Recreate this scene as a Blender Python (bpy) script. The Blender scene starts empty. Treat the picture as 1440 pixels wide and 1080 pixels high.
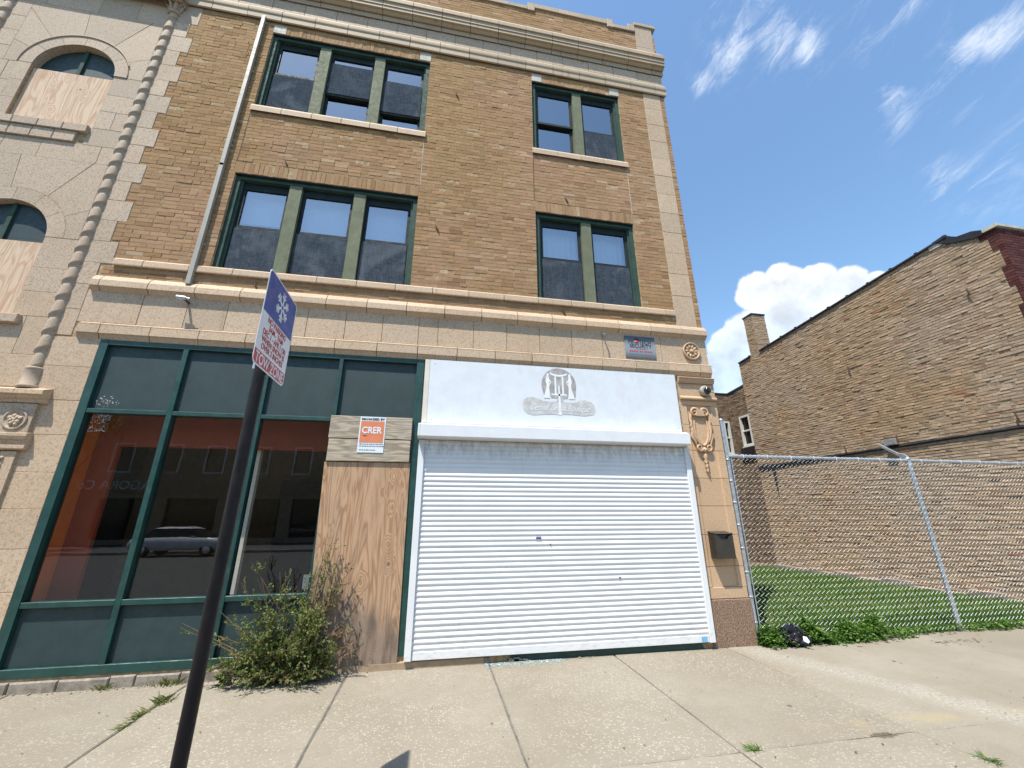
import bpy, bmesh, math, random
from mathutils import Vector, Matrix
R = math.radians
random.seed(7)
scene = bpy.context.scene
COL = scene.collection

# ------------------------------------------------------------------ camera
FPX = 566.93; PITCH = R(18.316); YAW = R(10.497); ROLL = R(-0.178); EYE = Vector((0, 0, 1.6))
fwd = Vector((math.sin(YAW)*math.cos(PITCH), math.cos(YAW)*math.cos(PITCH), math.sin(PITCH)))
rt0 = Vector((math.cos(YAW), -math.sin(YAW), 0)); up0 = rt0.cross(fwd)
rt = math.cos(ROLL)*rt0 + math.sin(ROLL)*up0; up = -math.sin(ROLL)*rt0 + math.cos(ROLL)*up0
cam = bpy.data.cameras.new('camera'); cam.sensor_fit = 'HORIZONTAL'; cam.sensor_width = 36
cam.lens = 36*FPX/1440; cam.clip_start = 0.05; cam.clip_end = 4000
cam_o = bpy.data.objects.new('camera', cam); COL.objects.link(cam_o)
m = Matrix((rt, up, -fwd)).transposed().to_4x4(); m.translation = EYE
cam_o.matrix_world = m
scene.camera = cam_o

# ------------------------------------------------------------------ sun, sky
SUN = Vector((0.94, 0.97, -3.0)).normalized()          # direction the light travels
sun = bpy.data.lights.new('sun', 'SUN'); sun.energy = 4.6; sun.angle = R(0.53); sun.color = (1.0, 0.955, 0.87)
sun_o = bpy.data.objects.new('sun', sun); COL.objects.link(sun_o)
sun_o.rotation_euler = SUN.to_track_quat('-Z', 'Y').to_euler()
sun_o.location = (-6, -10, 25)
EL = math.asin(-SUN.z); AZ = math.atan2(-SUN.x, -SUN.y)
scene.view_settings.view_transform = 'Standard'; scene.view_settings.look = 'None'
scene.view_settings.gamma = 1; scene.view_settings.exposure = 0.70
scene.view_settings.use_curve_mapping = False
scene.cycles.max_bounces = 8; scene.cycles.transparent_max_bounces = 24
scene.cycles.caustics_reflective = False; scene.cycles.caustics_refractive = False

class NT:
    """small helper for writing node graphs"""
    def __init__(s, tree): s.t = tree
    def n(s, kind, ins=None, **props):
        nd = s.t.nodes.new(kind)
        for k, v in props.items(): setattr(nd, k, v)
        for k, v in (ins or {}).items(): s.set(nd.inputs[k], v)
        return nd
    def set(s, sock, v):
        if isinstance(v, bpy.types.NodeSocket): s.t.links.new(v, sock)
        elif isinstance(v, bpy.types.Node): s.t.links.new(v.outputs[0], sock)
        else:
            if sock.type == 'RGBA' and len(v) == 3: v = (*v, 1)
            sock.default_value = v
    def m(s, op, a, b=None, c=None, clamp=False):
        ins = {0: a}
        if b is not None: ins[1] = b
        if c is not None: ins[2] = c
        return s.n('ShaderNodeMath', ins, operation=op, use_clamp=clamp).outputs[0]
    def v(s, op, a, b=None):
        ins = {0: a}
        if b is not None: ins[1] = b
        return s.n('ShaderNodeVectorMath', ins, operation=op).outputs[0]
    def mix(s, f, a, b, blend='MIX'):
        nd = s.t.nodes.new('ShaderNodeMix'); nd.data_type = 'RGBA'; nd.blend_type = blend
        s.set(nd.inputs[0], f); s.set(nd.inputs[6], a); s.set(nd.inputs[7], b)
        return nd.outputs[2]
    def ramp(s, fac, stops, interp='LINEAR'):
        nd = s.t.nodes.new('ShaderNodeValToRGB'); s.set(nd.inputs[0], fac)
        cr = nd.color_ramp; cr.interpolation = interp
        while len(cr.elements) < len(stops): cr.elements.new(0.5)
        for e, (p, c) in zip(cr.elements, stops):
            e.position = p; e.color = (*c, 1) if not isinstance(c, (int, float)) else (c, c, c, 1)
        return nd.outputs[0]
    def noise(s, vec, scale, detail=4, rough=0.55, dist=0.0):
        return s.n('ShaderNodeTexNoise', {'Vector': vec, 'Scale': scale, 'Detail': detail, 'Roughness': rough, 'Distortion': dist}).outputs[0]
    def voro(s, vec, scale, feature='F1', out=0):
        return s.n('ShaderNodeTexVoronoi', {'Vector': vec, 'Scale': scale}, feature=feature).outputs[out]
    def mr(s, val, a, b, c=0.0, d=1.0):
        return s.n('ShaderNodeMapRange', {0: val, 1: a, 2: b, 3: c, 4: d}, interpolation_type='SMOOTHSTEP').outputs[0]
    def scl(s, vec, xyz): return s.v('MULTIPLY', vec, xyz)

W = bpy.data.worlds.new('World'); scene.world = W; W.use_nodes = True
W.node_tree.nodes.clear(); w = NT(W.node_tree)
sky = w.n('ShaderNodeTexSky', sky_type='NISHITA', sun_disc=False, sun_elevation=EL, sun_rotation=AZ,
          air_density=1.2, dust_density=0.6, ozone_density=2.6, altitude=200)
dirv = w.n('ShaderNodeTexCoord').outputs['Generated']
sep = w.n('ShaderNodeSeparateXYZ', {0: dirv})
az = w.m('MULTIPLY', w.m('ARCTAN2', sep.outputs[0], sep.outputs[1]), 57.2958)
el = w.m('MULTIPLY', w.m('ARCSINE', sep.outputs[2]), 57.2958)
def blob(a, e, ra, re, rot=0):
    c, s_ = math.cos(R(rot)), math.sin(R(rot))
    dx = w.m('SUBTRACT', az, a); dy = w.m('SUBTRACT', el, e)
    u = w.m('DIVIDE', w.m('ADD', w.m('MULTIPLY', dx, c), w.m('MULTIPLY', dy, s_)), ra)
    v = w.m('DIVIDE', w.m('SUBTRACT', w.m('MULTIPLY', dy, c), w.m('MULTIPLY', dx, s_)), re)
    return w.m('SUBTRACT', 1.0, w.m('SQRT', w.m('ADD', w.m('MULTIPLY', u, u), w.m('MULTIPLY', v, v))))
def union(bs):
    r = bs[0]
    for b in bs[1:]: r = w.m('SMOOTH_MAX', r, b, 0.06)
    return r
# towering cumulus over the lot, its lower bank running on behind the buildings
cum = union([blob(45.0, 26.4, 2.8, 2.6), blob(48.2, 26.4, 3.0, 2.6), blob(51.4, 25.2, 2.9, 2.6), blob(54.2, 24.2, 2.6, 2.3),
             blob(56.6, 23.6, 1.6, 1.5), blob(47.6, 22.6, 4.2, 3.4), blob(40.8, 20.2, 3.2, 3.1), blob(38.4, 18.2, 3.0, 2.6),
             blob(43.6, 21.6, 3.8, 3.4), blob(46, 17, 11, 4.6), blob(54, 19.5, 6, 4.6), blob(34, 13.5, 6, 3.4), blob(60, 13.5, 12, 5.0)])
dn1 = w.noise(dirv, 22, 7, 0.58); dn2 = w.noise(dirv, 9, 3, 0.5)
cumf = w.m('ADD', cum, w.m('MULTIPLY', w.m('SUBTRACT', dn1, 0.5), 0.48))
cumf = w.m('ADD', cumf, w.m('MULTIPLY', w.m('SUBTRACT', dn2, 0.5), 0.35))
cum_a = w.mr(cumf, 0.03, 0.20)
low = w.mr(el, 29.0, 16.0)
cum_v = w.m('ADD', w.mr(dn1, 0.30, 0.62, -0.10, 0.10), w.mr(cumf, 0.05, 0.8, 0.96, 0.80))
cum_c = w.mix(low, (1.0, 1.0, 1.0), (0.70, 0.85, 1.0))
cum_c = w.v('MULTIPLY', cum_c, w.n('ShaderNodeCombineXYZ', {0: cum_v, 1: cum_v, 2: cum_v}).outputs[0])
# wind-torn cirrus: streaked, warped noise, thickened in a few drifts
cv = w.n('ShaderNodeCombineXYZ', {0: w.m('MULTIPLY', az, 0.67), 1: el, 2: 0.0}).outputs[0]
cv = w.scl(w.n('ShaderNodeVectorRotate', {0: cv, 'Axis': (0, 0, 1), 'Angle': R(-26)}).outputs[0], (0.105, 0.235, 0))
wp = w.n('ShaderNodeTexNoise', {'Vector': cv, 'Scale': 1.3, 'Detail': 4.0}).outputs[1]
cv2 = w.v('ADD', cv, w.scl(w.v('SUBTRACT', wp, (0.5, 0.5, 0.5)), (0.9, 0.9, 0)))
cn = w.noise(cv2, 1.5, 8, 0.68, 0.4); cn2 = w.noise(cv2, 6.5, 6, 0.70, 0.6)
drift = union([blob(44.0, 50.2, 3.6, 2.2, -6), blob(49, 51.4, 6.0, 3.4, 12), blob(54.5, 50.0, 5.0, 4.2, 0), blob(57.6, 48.0, 3.2, 3.4, 0), blob(52, 54.5, 7, 3.0, 0), blob(62.6, 39.0, 2.6, 4.4, -10), blob(64.6, 41.5, 4.0, 4.6, 10),
               blob(66.5, 38.0, 4.6, 3.2, -25), blob(70.5, 39.8, 5, 4.0, -20), blob(66.0, 46.0, 6, 3.6, 0), blob(66.4, 28.6, 5.0, 3.4, -10), blob(72, 29, 7, 4), blob(64.2, 31.0, 2.4, 2.0)])
fib = w.m('ADD', w.m('MULTIPLY', w.m('SUBTRACT', cn, 0.5), 2.1), w.m('MULTIPLY', w.m('SUBTRACT', cn2, 0.5), 0.75))
core = union([blob(44.0, 50.0, 3.8, 2.0, -6), blob(49, 51.2, 6.5, 2.6, 12), blob(54.5, 50.2, 4.5, 3.2, 0), blob(57.4, 47.8, 2.4, 2.6, 0), blob(62.9, 38.9, 2.2, 3.6, -10), blob(71, 39.4, 4.5, 2.2, -20)])
fib2 = w.m('ADD', fib, w.m('MULTIPLY', w.mr(core, -0.1, 0.9), 0.42))
cir_in = w.m('MULTIPLY', w.mr(drift, -0.30, 0.75), w.mr(fib2, -0.05, 1.0, 0.0, 0.82))
cir_bg = w.mr(fib, 0.45, 1.1, 0.0, 0.30)
cir_a = w.m('MULTIPLY', w.m('MAXIMUM', cir_in, cir_bg), w.mr(el, 4, 20))
skyc = w.v('MULTIPLY', sky.outputs[0], (0.90, 1.01, 1.02))
CB = 5.0
c1 = w.mix(cir_a, skyc, (CB*0.93, CB*0.98, CB*1.06))
c2 = w.mix(cum_a, c1, w.v('MULTIPLY', cum_c, (CB, CB*1.03, CB*1.08)))
bg = w.n('ShaderNodeBackground', {'Color': c2, 'Strength': 0.146})
w.n('ShaderNodeOutputWorld', {0: bg})
# ------------------------------------------------------------------ materials
MATS = {}
def new_mat(name):
    mt = bpy.data.materials.new(name); mt.use_nodes = True; mt.node_tree.nodes.clear()
    MATS[name] = mt
    return mt, NT(mt.node_tree)
def finish(t, col, rough=0.8, bump=None, bstr=0.3, bdist=0.01, metal=0.0, spec=0.5, extra=None):
    b = t.n('ShaderNodeBsdfPrincipled', {'Base Color': col, 'Roughness': rough, 'Metallic': metal, 'Specular IOR Level': spec})
    if bump is not None:
        bn = t.n('ShaderNodeBump', {'Height': bump, 'Strength': bstr, 'Distance': bdist})
        t.set(b.inputs['Normal'], bn)
    for k, v in (extra or {}).items(): t.set(b.inputs[k], v)
    t.n('ShaderNodeOutputMaterial', {0: b})
    return b
def P(t): return t.n('ShaderNodeNewGeometry').outputs['Position']
def RND(t):
    g = t.n('ShaderNodeNewGeometry').outputs['Random Per Island']; o = t.n('ShaderNodeObjectInfo').outputs['Random']
    return t.m('FRACT', t.m('ADD', g, t.m('MULTIPLY', o, 7.31)))
def RND2(t, r): return t.m('FRACT', t.m('MULTIPLY', r, 37.7))

def brick_mat(name, stops, speck, dirt=0.5, soot=(0.06, 0.05, 0.04), streak=0.3, var=0.3, mottle=0.3, hues=None):
    mt, t = new_mat(name); p = P(t); r = RND(t)
    c = t.ramp(r, stops)
    n1 = t.noise(p, 90, 4, 0.7); n2 = t.noise(p, 1.1, 5, 0.6); n3 = t.noise(t.scl(p, (5, 5, 0.5)), 1.0, 4, 0.6); n4 = t.noise(p, 16, 5, 0.7)
    if hues:                                              # broad drifts of colour from batch to batch of brick
        h = t.noise(p, 0.42, 3, 0.55); h2 = t.noise(t.v('ADD', p, (7, 3, 5)), 0.8, 4, 0.6)
        c = t.v('MULTIPLY', c, t.mix(t.mr(h, 0.36, 0.64), hues[0], hues[1]))
        c = t.v('MULTIPLY', c, t.mix(t.mr(h2, 0.5, 0.72), (1, 1, 1), hues[2]))
    c = t.mix(t.mr(n1, 0.35, 0.75, 0, speck), c, t.v('MULTIPLY', c, (0.45, 0.42, 0.40)))
    c = t.mix(t.mr(n4, 0.42, 0.70, 0, mottle), c, t.v('MULTIPLY', c, (0.58, 0.54, 0.50)))
    v = t.m('ADD', t.m('MULTIPLY', RND2(t, r), var), 1.01-var/2)
    c = t.v('MULTIPLY', c, t.n('ShaderNodeCombineXYZ', {0: v, 1: v, 2: v}).outputs[0])
    c = t.mix(t.mr(n2, 0.50, 0.78, 0, dirt), c, soot)
    c = t.mix(t.mr(n3, 0.56, 0.80, 0, streak), c, soot)
    finish(t, c, 0.9, t.m('ADD', t.noise(p, 160, 3, 0.7), t.m('MULTIPLY', n4, 0.6)), 0.5, 0.004, spec=0.15)
    return mt
brick_mat('tan_brick', [(0.0, (0.29, 0.165, 0.075)), (0.06, (0.355, 0.213, 0.098)), (0.4, (0.385, 0.238, 0.112)), (0.75, (0.410, 0.258, 0.125)), (0.93, (0.400, 0.232, 0.112)), (1.0, (0.48, 0.340, 0.195))],
          0.40, 0.34, (0.22, 0.14, 0.07), 0.36, 0.16, 0.30, ((0.93, 0.92, 0.92), (1.00, 1.00, 1.18), (1.03, 0.98, 1.08)))
brick_mat('common_brick', [(0.0, (0.36, 0.26, 0.165)), (0.12, (0.43, 0.315, 0.205)), (0.5, (0.465, 0.345, 0.230)), (0.85, (0.50, 0.375, 0.255)), (0.97, (0.46, 0.345, 0.240)), (0.985, (0.38, 0.20, 0.125)), (1.0, (0.41, 0.25, 0.155))],
          0.55, 0.20, (0.22, 0.17, 0.12), 0.2, 0.15, 0.42, ((0.98, 0.94, 0.88), (0.96, 0.99, 1.06), (1.03, 0.96, 0.90)))
brick_mat('brown_brick', [(0.0, (0.14, 0.10, 0.07)), (0.5, (0.24, 0.175, 0.12)), (1.0, (0.31, 0.23, 0.16))], 0.5, 0.3)
brick_mat('red_brick', [(0.0, (0.075, 0.026, 0.024)), (0.5, (0.105, 0.035, 0.032)), (1.0, (0.14, 0.050, 0.045))], 0.4, 0.15)
def mortar(name, c0, c1):
    mt, t = new_mat(name); p = P(t)
    c = t.mix(t.mr(t.noise(p, 14, 5, 0.7), 0.35, 0.7), c0, c1)
    finish(t, c, 0.95, t.noise(p, 70, 4, 0.7), 0.8, 0.01, spec=0.1)
mortar('tan_mortar', (0.30, 0.20, 0.105), (0.56, 0.42, 0.26))
mortar('grey_mortar', (0.26, 0.19, 0.125), (0.48, 0.37, 0.255))
mortar('red_mortar', (0.12, 0.05, 0.04), (0.20, 0.09, 0.07))

def stone_mat(name, base, warm, dark, spk=0.70, streak=0.0):
    mt, t = new_mat(name); p = P(t); r = RND(t)
    c = t.mix(r, base, warm)
    v = t.m('ADD', t.m('MULTIPLY', RND2(t, r), 0.16), 0.92)
    c = t.v('MULTIPLY', c, t.n('ShaderNodeCombineXYZ', {0: v, 1: v, 2: v}).outputs[0])
    s1 = t.noise(p, 52, 3, 0.75); s2 = t.noise(p, 120, 2, 0.7); n = t.noise(p, 1.6, 5, 0.65)
    c = t.mix(t.mr(s1, 0.46, 0.66, 0, spk), c, dark)
    c = t.mix(t.mr(s2, 0.55, 0.72, 0, 0.45), c, (0.74, 0.62, 0.50))
    c = t.mix(t.mr(n, 0.45, 0.8, 0, 0.35), c, t.v('MULTIPLY', c, (0.72, 0.62, 0.5)))
    if streak:
        st = t.noise(t.scl(p, (11, 11, 0.35)), 1.0, 5, 0.7)
        c = t.mix(t.mr(st, 0.57, 0.75, 0, streak), c, (0.16, 0.11, 0.07))
    finish(t, c, 0.72, t.m('ADD', s1, t.m('MULTIPLY', s2, 0.5)), 0.22, 0.005, spec=0.3)
stone_mat('pink_stone', (0.475, 0.362, 0.258), (0.44, 0.350, 0.255), (0.21, 0.130, 0.085))
stone_mat('buff_stone', (0.53, 0.388, 0.260), (0.49, 0.375, 0.262), (0.25, 0.150, 0.085), 0.6, 0.30)
stone_mat('orange_stone', (0.56, 0.370, 0.220), (0.54, 0.382, 0.240), (0.33, 0.18, 0.09), 0.5)
stone_mat('coping_stone', (0.42, 0.320, 0.215), (0.385, 0.305, 0.21), (0.26, 0.18, 0.115), 0.4, 0.65)
stone_mat('column_stone', (0.43, 0.330, 0.235), (0.41, 0.320, 0.235), (0.24, 0.165, 0.11), 0.4, 0.1)
mt, t = new_mat('speckled_granite'); p = P(t)
c = t.ramp(t.noise(p, 75, 3, 0.8), [(0.36, (0.045, 0.028, 0.02)), (0.5, (0.22, 0.135, 0.09)), (0.66, (0.44, 0.32, 0.22))])
finish(t, c, 0.5, spec=0.4)
mt, t = new_mat('stone_joint'); finish(t, t.mix(t.noise(P(t), 20), (0.13, 0.095, 0.07), (0.24, 0.17, 0.12)), 0.95)

def paint_mat(name, col, rough=0.5, var=0.12, dirt=None, dirtamt=0.25, scale=6, metal=0.0, bump=0.0, spec=0.5):
    mt, t = new_mat(name); p = P(t); r = RND(t)
    n = t.noise(p, scale, 5, 0.62)
    lo = tuple(x*(1-var) for x in col); hi = tuple(min(1, x*(1+var)) for x in col)
    c = t.mix(t.mr(n, 0.3, 0.7), lo, hi)
    if dirt: c = t.mix(t.mr(t.noise(t.scl(p, (3, 3, 0.8)), 3.0, 6, 0.7), 0.52, 0.78, 0, dirtamt), c, dirt)
    finish(t, c, t.mr(t.noise(p, 18, 3), 0.3, 0.7, max(0.02, rough-0.08), min(1, rough+0.12)), t.noise(p, 60, 3) if bump else None, bump, 0.004, metal, spec)
    return mt
paint_mat('green_frame', (0.010, 0.050, 0.043), 0.45, 0.2, (0.07, 0.10, 0.09), 0.30)
paint_mat('green_panel', (0.019, 0.040, 0.041), 0.6, 0.12, (0.05, 0.065, 0.065), 0.30)
paint_mat('dark_sash', (0.012, 0.020, 0.020), 0.65, 0.2, spec=0.25)
paint_mat('olive_frame', (0.158, 0.168, 0.108), 0.75, 0.12, (0.09, 0.10, 0.06), 0.4, spec=0.15)
paint_mat('teal_frame', (0.040, 0.075, 0.060), 0.7, 0.15, (0.06, 0.08, 0.06), 0.3, spec=0.15)
paint_mat('white_paint', (0.67, 0.695, 0.715), 0.5, 0.04, (0.55, 0.53, 0.49), 0.38)
paint_mat('white_hood', (0.70, 0.715, 0.73), 0.42, 0.03, (0.55, 0.52, 0.47), 0.22)
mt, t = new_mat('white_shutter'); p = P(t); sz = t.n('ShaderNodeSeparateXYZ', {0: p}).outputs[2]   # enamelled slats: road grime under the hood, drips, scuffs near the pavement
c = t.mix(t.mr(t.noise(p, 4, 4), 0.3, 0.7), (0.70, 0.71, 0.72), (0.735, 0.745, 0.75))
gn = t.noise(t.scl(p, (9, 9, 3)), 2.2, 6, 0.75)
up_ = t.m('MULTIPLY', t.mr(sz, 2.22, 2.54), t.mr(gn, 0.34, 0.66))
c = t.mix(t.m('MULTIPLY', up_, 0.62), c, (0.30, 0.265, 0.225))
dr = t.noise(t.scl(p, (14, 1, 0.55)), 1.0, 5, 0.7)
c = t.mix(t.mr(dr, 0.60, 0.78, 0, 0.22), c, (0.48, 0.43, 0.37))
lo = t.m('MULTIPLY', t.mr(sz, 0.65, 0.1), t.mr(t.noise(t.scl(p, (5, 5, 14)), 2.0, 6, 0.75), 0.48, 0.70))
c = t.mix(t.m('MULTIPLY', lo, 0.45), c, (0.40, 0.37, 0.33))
sfn = t.voro(t.scl(p, (3.0, 1, 9.0)), 1.0)
c = t.mix(t.mr(t.m('ADD', sfn, t.m('MULTIPLY', gn, 0.12)), 0.085, 0.10, 0.55, 0), c, (0.33, 0.31, 0.30))
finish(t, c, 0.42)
paint_mat('cream_board', (0.66, 0.60, 0.51), 0.6, 0.06, (0.4, 0.33, 0.26), 0.3)
paint_mat('downspout_paint', (0.34, 0.315, 0.26), 0.5, 0.06, (0.35, 0.30, 0.23), 0.4)
paint_mat('logo_grey', (0.36, 0.33, 0.32), 0.6, 0.25, (0.62, 0.62, 0.62), 0.6, 10)
paint_mat('logo_pale_grey', (0.50, 0.49, 0.47), 0.6, 0.16, (0.74, 0.75, 0.76), 0.8, 14)
paint_mat('logo_white', (0.76, 0.77, 0.77), 0.5, 0.03)
paint_mat('black_pole', (0.009, 0.007, 0.008), 0.45, 0.25, (0.022, 0.019, 0.019), 0.4, spec=0.25)
paint_mat('galvanised', (0.46, 0.49, 0.53), 0.42, 0.14, (0.26, 0.26, 0.27), 0.45, 20, 0.65)
paint_mat('wire', (0.62, 0.635, 0.65), 0.7, 0.1)
paint_mat('rusty_iron', (0.10, 0.05, 0.03), 0.8, 0.4, (0.2, 0.09, 0.04), 0.5, 30)
paint_mat('mail_bronze', (0.050, 0.043, 0.034), 0.38, 0.15, (0.10, 0.09, 0.07), 0.3, 12, 0.3)
paint_mat('mail_dark', (0.018, 0.016, 0.016), 0.4, 0.2)
paint_mat('grey_plastic', (0.34, 0.31, 0.27), 0.5, 0.08, (0.25, 0.2, 0.15), 0.3)
paint_mat('smoked_dome', (0.012, 0.011, 0.010), 0.08, 0.1)
paint_mat('tar', (0.012, 0.011, 0.014), 0.55, 0.4, (0.05, 0.045, 0.05), 0.4, 8, 0, 0.5)
paint_mat('roof_purple', (0.03, 0.024, 0.03), 0.5, 0.3)
paint_mat('lime_coping', (0.46, 0.43, 0.36), 0.8, 0.15, (0.25, 0.22, 0.18), 0.5)
paint_mat('white_window', (0.62, 0.62, 0.58), 0.5, 0.08, (0.35, 0.32, 0.27), 0.3)
paint_mat('caulk_pale', (0.46, 0.38, 0.29), 0.9, 0.2); paint_mat('caulk_dark', (0.09, 0.065, 0.045), 0.9, 0.2)
paint_mat('orange_wall', (0.86, 0.20, 0.025), 0.7, 0.06); paint_mat('maroon_wall', (0.36, 0.070, 0.028), 0.7, 0.08)
paint_mat('brown_wall', (0.22, 0.165, 0.105), 0.85, 0.15); paint_mat('floor_tile', (0.50, 0.45, 0.38), 0.5, 0.08); paint_mat('far_brick', (0.36, 0.265, 0.17), 0.9, 0.2, (0.2, 0.15, 0.1), 0.4); paint_mat('olive_wall', (0.50, 0.40, 0.26), 0.85, 0.12); paint_mat('dark_room', (0.03, 0.027, 0.024), 0.9, 0.2)
paint_mat('white_post', (0.80, 0.84, 0.82), 0.6, 0.05)
paint_mat('sign_white', (0.74, 0.75, 0.77), 0.38, 0.03, (0.5, 0.48, 0.5), 0.15)
paint_mat('sign_blue', (0.020, 0.070, 0.30), 0.35, 0.16); paint_mat('sign_red', (0.50, 0.045, 0.050), 0.4, 0.12)
paint_mat('sign_steel', (0.5, 0.5, 0.5), 0.4, 0.1, None, 0, 10, 0.6)
paint_mat('poster_orange', (0.66, 0.21, 0.095), 0.5, 0.06); paint_mat('poster_white', (0.70, 0.74, 0.76), 0.45, 0.03)
paint_mat('ink', (0.02, 0.02, 0.025), 0.5, 0.1); paint_mat('ink_red', (0.50, 0.04, 0.09), 0.5, 0.1); paint_mat('ink_grey', (0.16, 0.17, 0.19), 0.5, 0.1)
paint_mat('sticker_blue', (0.16, 0.42, 0.66), 0.4, 0.15); paint_mat('sticker_purple', (0.09, 0.07, 0.26), 0.4, 0.15)
paint_mat('bag_black', (0.010, 0.010, 0.013), 0.22, 0.3); paint_mat('paper_white', (0.78, 0.78, 0.76), 0.7, 0.05)
paint_mat('curb_concrete', (0.30, 0.27, 0.22), 0.9, 0.15, (0.16, 0.14, 0.12), 0.4, 6, 0, 0.4)
paint_mat('asphalt', (0.10, 0.097, 0.09), 0.9, 0.3, (0.09, 0.085, 0.08), 0.4, 9, 0, 0.6)
paint_mat('soil', (0.10, 0.075, 0.05), 0.95, 0.3, (0.05, 0.04, 0.03), 0.5, 9, 0, 0.6)
paint_mat('rough_footing', (0.24, 0.205, 0.165), 0.95, 0.3, (0.10, 0.085, 0.07), 0.6, 12, 0, 0.8)
paint_mat('joint_fill', (0.135, 0.128, 0.115), 0.95, 0.3, (0.26, 0.26, 0.25), 0.6, 14, 0, 0.5)
paint_mat('beige_sill', (0.33, 0.24, 0.155), 0.85, 0.2, (0.15, 0.11, 0.08), 0.5, 9, 0, 0.4)
paint_mat('car_silver', (0.66, 0.68, 0.70), 0.3, 0.03); paint_mat('tyre', (0.015, 0.015, 0.015), 0.8, 0.2)
paint_mat('chrome', (0.6, 0.6, 0.62), 0.2, 0.05, None, 0, 6, 0.9); paint_mat('car_glass', (0.01, 0.012, 0.014), 0.05, 0.1)
paint_mat('red_lamp', (0.3, 0.02, 0.02), 0.2, 0.1)
paint_mat('blind_pale', (0.74, 0.80, 0.83), 0.7, 0.05); paint_mat('curtain_pale', (0.76, 0.80, 0.80), 0.8, 0.05)
paint_mat('broken_glass', (0.30, 0.42, 0.42), 0.15, 0.3)

# protective gradient-printed security sign: steel grey, paler towards the middle of the print
mt, t = new_mat('security_print'); p = P(t)
z = t.n('ShaderNodeSeparateXYZ', {0: p}).outputs[2]
f = t.m('ABSOLUTE', t.m('DIVIDE', t.m('SUBTRACT', z, 4.13), 0.2))
finish(t, t.mix(t.mr(f, 0.1, 1.0), (0.27, 0.30, 0.32), (0.07, 0.085, 0.10)), 0.4)

# plywood: rotary-cut face grain running up the sheet, knots, grey weathering
def ply(name, pale, dark, grey, wz=None, knots=True, wea=0.35, horiz=False):
    mt, t = new_mat(name); p = P(t); o = t.n('ShaderNodeObjectInfo').outputs['Random']
    sh = t.n('ShaderNodeCombineXYZ', {0: t.m('MULTIPLY', o, 9.0), 1: 0, 2: t.m('MULTIPLY', o, 23.0)}).outputs[0]
    q = t.v('ADD', p, sh)
    q1 = t.scl(q, (0.55, 0.3, 5.5) if horiz else (5.5, 0.3, 0.55))
    a = t.noise(q1, 1.0, 2, 0.5, 0.9); b = t.noise(q1, 6.0, 3, 0.6)
    kn = t.voro(t.scl(q, (2.6, 0.0, 4.2) if horiz else (4.2, 0.0, 2.6)), 1.0)
    rings = t.m('SINE', t.m('ADD', t.m('MULTIPLY', a, 62), t.m('MULTIPLY', t.mr(kn, 0.0, 0.42, 1, 0), 26 if knots else 3)))
    g = t.mr(rings, -0.6, 1.0)
    c = t.mix(t.m('MULTIPLY', g, 0.62), pale, dark)
    c = t.mix(t.mr(b, 0.45, 0.75, 0, 0.4), c, tuple(x*0.7 for x in dark))
    if knots: c = t.mix(t.mr(kn, 0.035, 0.075, 0.85, 0), c, (dark[0]*0.5, dark[1]*0.4, dark[2]*0.35))
    wn = t.noise(t.scl(q, (6, 1, 1.2)), 1.3, 5, 0.65)
    c = t.mix(t.mr(wn, 0.42, 0.72, 0, wea), c, grey)
    if wz is not None:
        zz = t.n('ShaderNodeSeparateXYZ', {0: p}).outputs[2]
        xx = t.n('ShaderNodeSeparateXYZ', {0: p}).outputs[0]
        top = t.m('SUBTRACT', wz, t.m('MULTIPLY', t.m('ADD', xx, 0.8), 0.55))
        hn = t.m('ADD', zz, t.m('MULTIPLY', t.m('SUBTRACT', t.noise(t.scl(q, (7, 1, 1.6)), 1.2, 5, 0.7), 0.5), 1.3))
        df = t.m('SUBTRACT', top, hn)
        c = t.mix(t.mr(df, -0.25, 0.30, 0, 0.80), c, t.mix(t.mr(wn, 0.38, 0.62), (0.25, 0.20, 0.16), (0.10, 0.082, 0.07)))
    finish(t, c, 0.8, g, 0.12, 0.003, spec=0.2)
ply('red_plywood', (0.49, 0.315, 0.190), (0.27, 0.135, 0.068), (0.30, 0.225, 0.165), 0.72, True, 0.35)
ply('pale_plywood', (0.64, 0.48, 0.34), (0.47, 0.27, 0.165), (0.45, 0.36, 0.26), None, True, 0.12)
ply('grey_plank', (0.48, 0.41, 0.31), (0.20, 0.145, 0.10), (0.33, 0.29, 0.24), None, False, 0.75, True)

# concrete paving with exposed pale aggregate, gum spots and scuffs
mt, t = new_mat('paving'); p = P(t); r = t.n('ShaderNodeObjectInfo').outputs['Random']
sx = t.n('ShaderNodeSeparateXYZ', {0: p})
big = t.noise(p, 0.7, 5, 0.6); mid = t.noise(p, 5, 5, 0.65); fine = t.noise(p, 110, 3, 0.7)
c = t.mix(t.mr(big, 0.3, 0.7), (0.236, 0.204, 0.155), (0.280, 0.248, 0.196))
v = t.m('ADD', t.m('MULTIPLY', r, 0.10), 0.95)
c = t.v('MULTIPLY', c, t.n('ShaderNodeCombineXYZ', {0: v, 1: v, 2: v}).outputs[0])
c = t.mix(t.mr(mid, 0.4, 0.75, 0, 0.28), c, (0.20, 0.165, 0.12))
c = t.mix(t.mr(fine, 0.4, 0.75, 0, 0.32), c, (0.155, 0.13, 0.095))
chip = t.n('ShaderNodeTexVoronoi', {'Vector': t.v('ADD', p, t.scl(t.n('ShaderNodeTexNoise', {'Vector': p, 'Scale': 30.0}).outputs[1], (0.02, 0.02, 0.02))), 'Scale': 48.0, 'Randomness': 1.0})
cr = t.n('ShaderNodeSeparateColor', {0: chip.outputs[1]}).outputs[0]
wear = t.mr(t.noise(p, 0.9, 4, 0.6), 0.36, 0.60, 0.25, 1.0)
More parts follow.
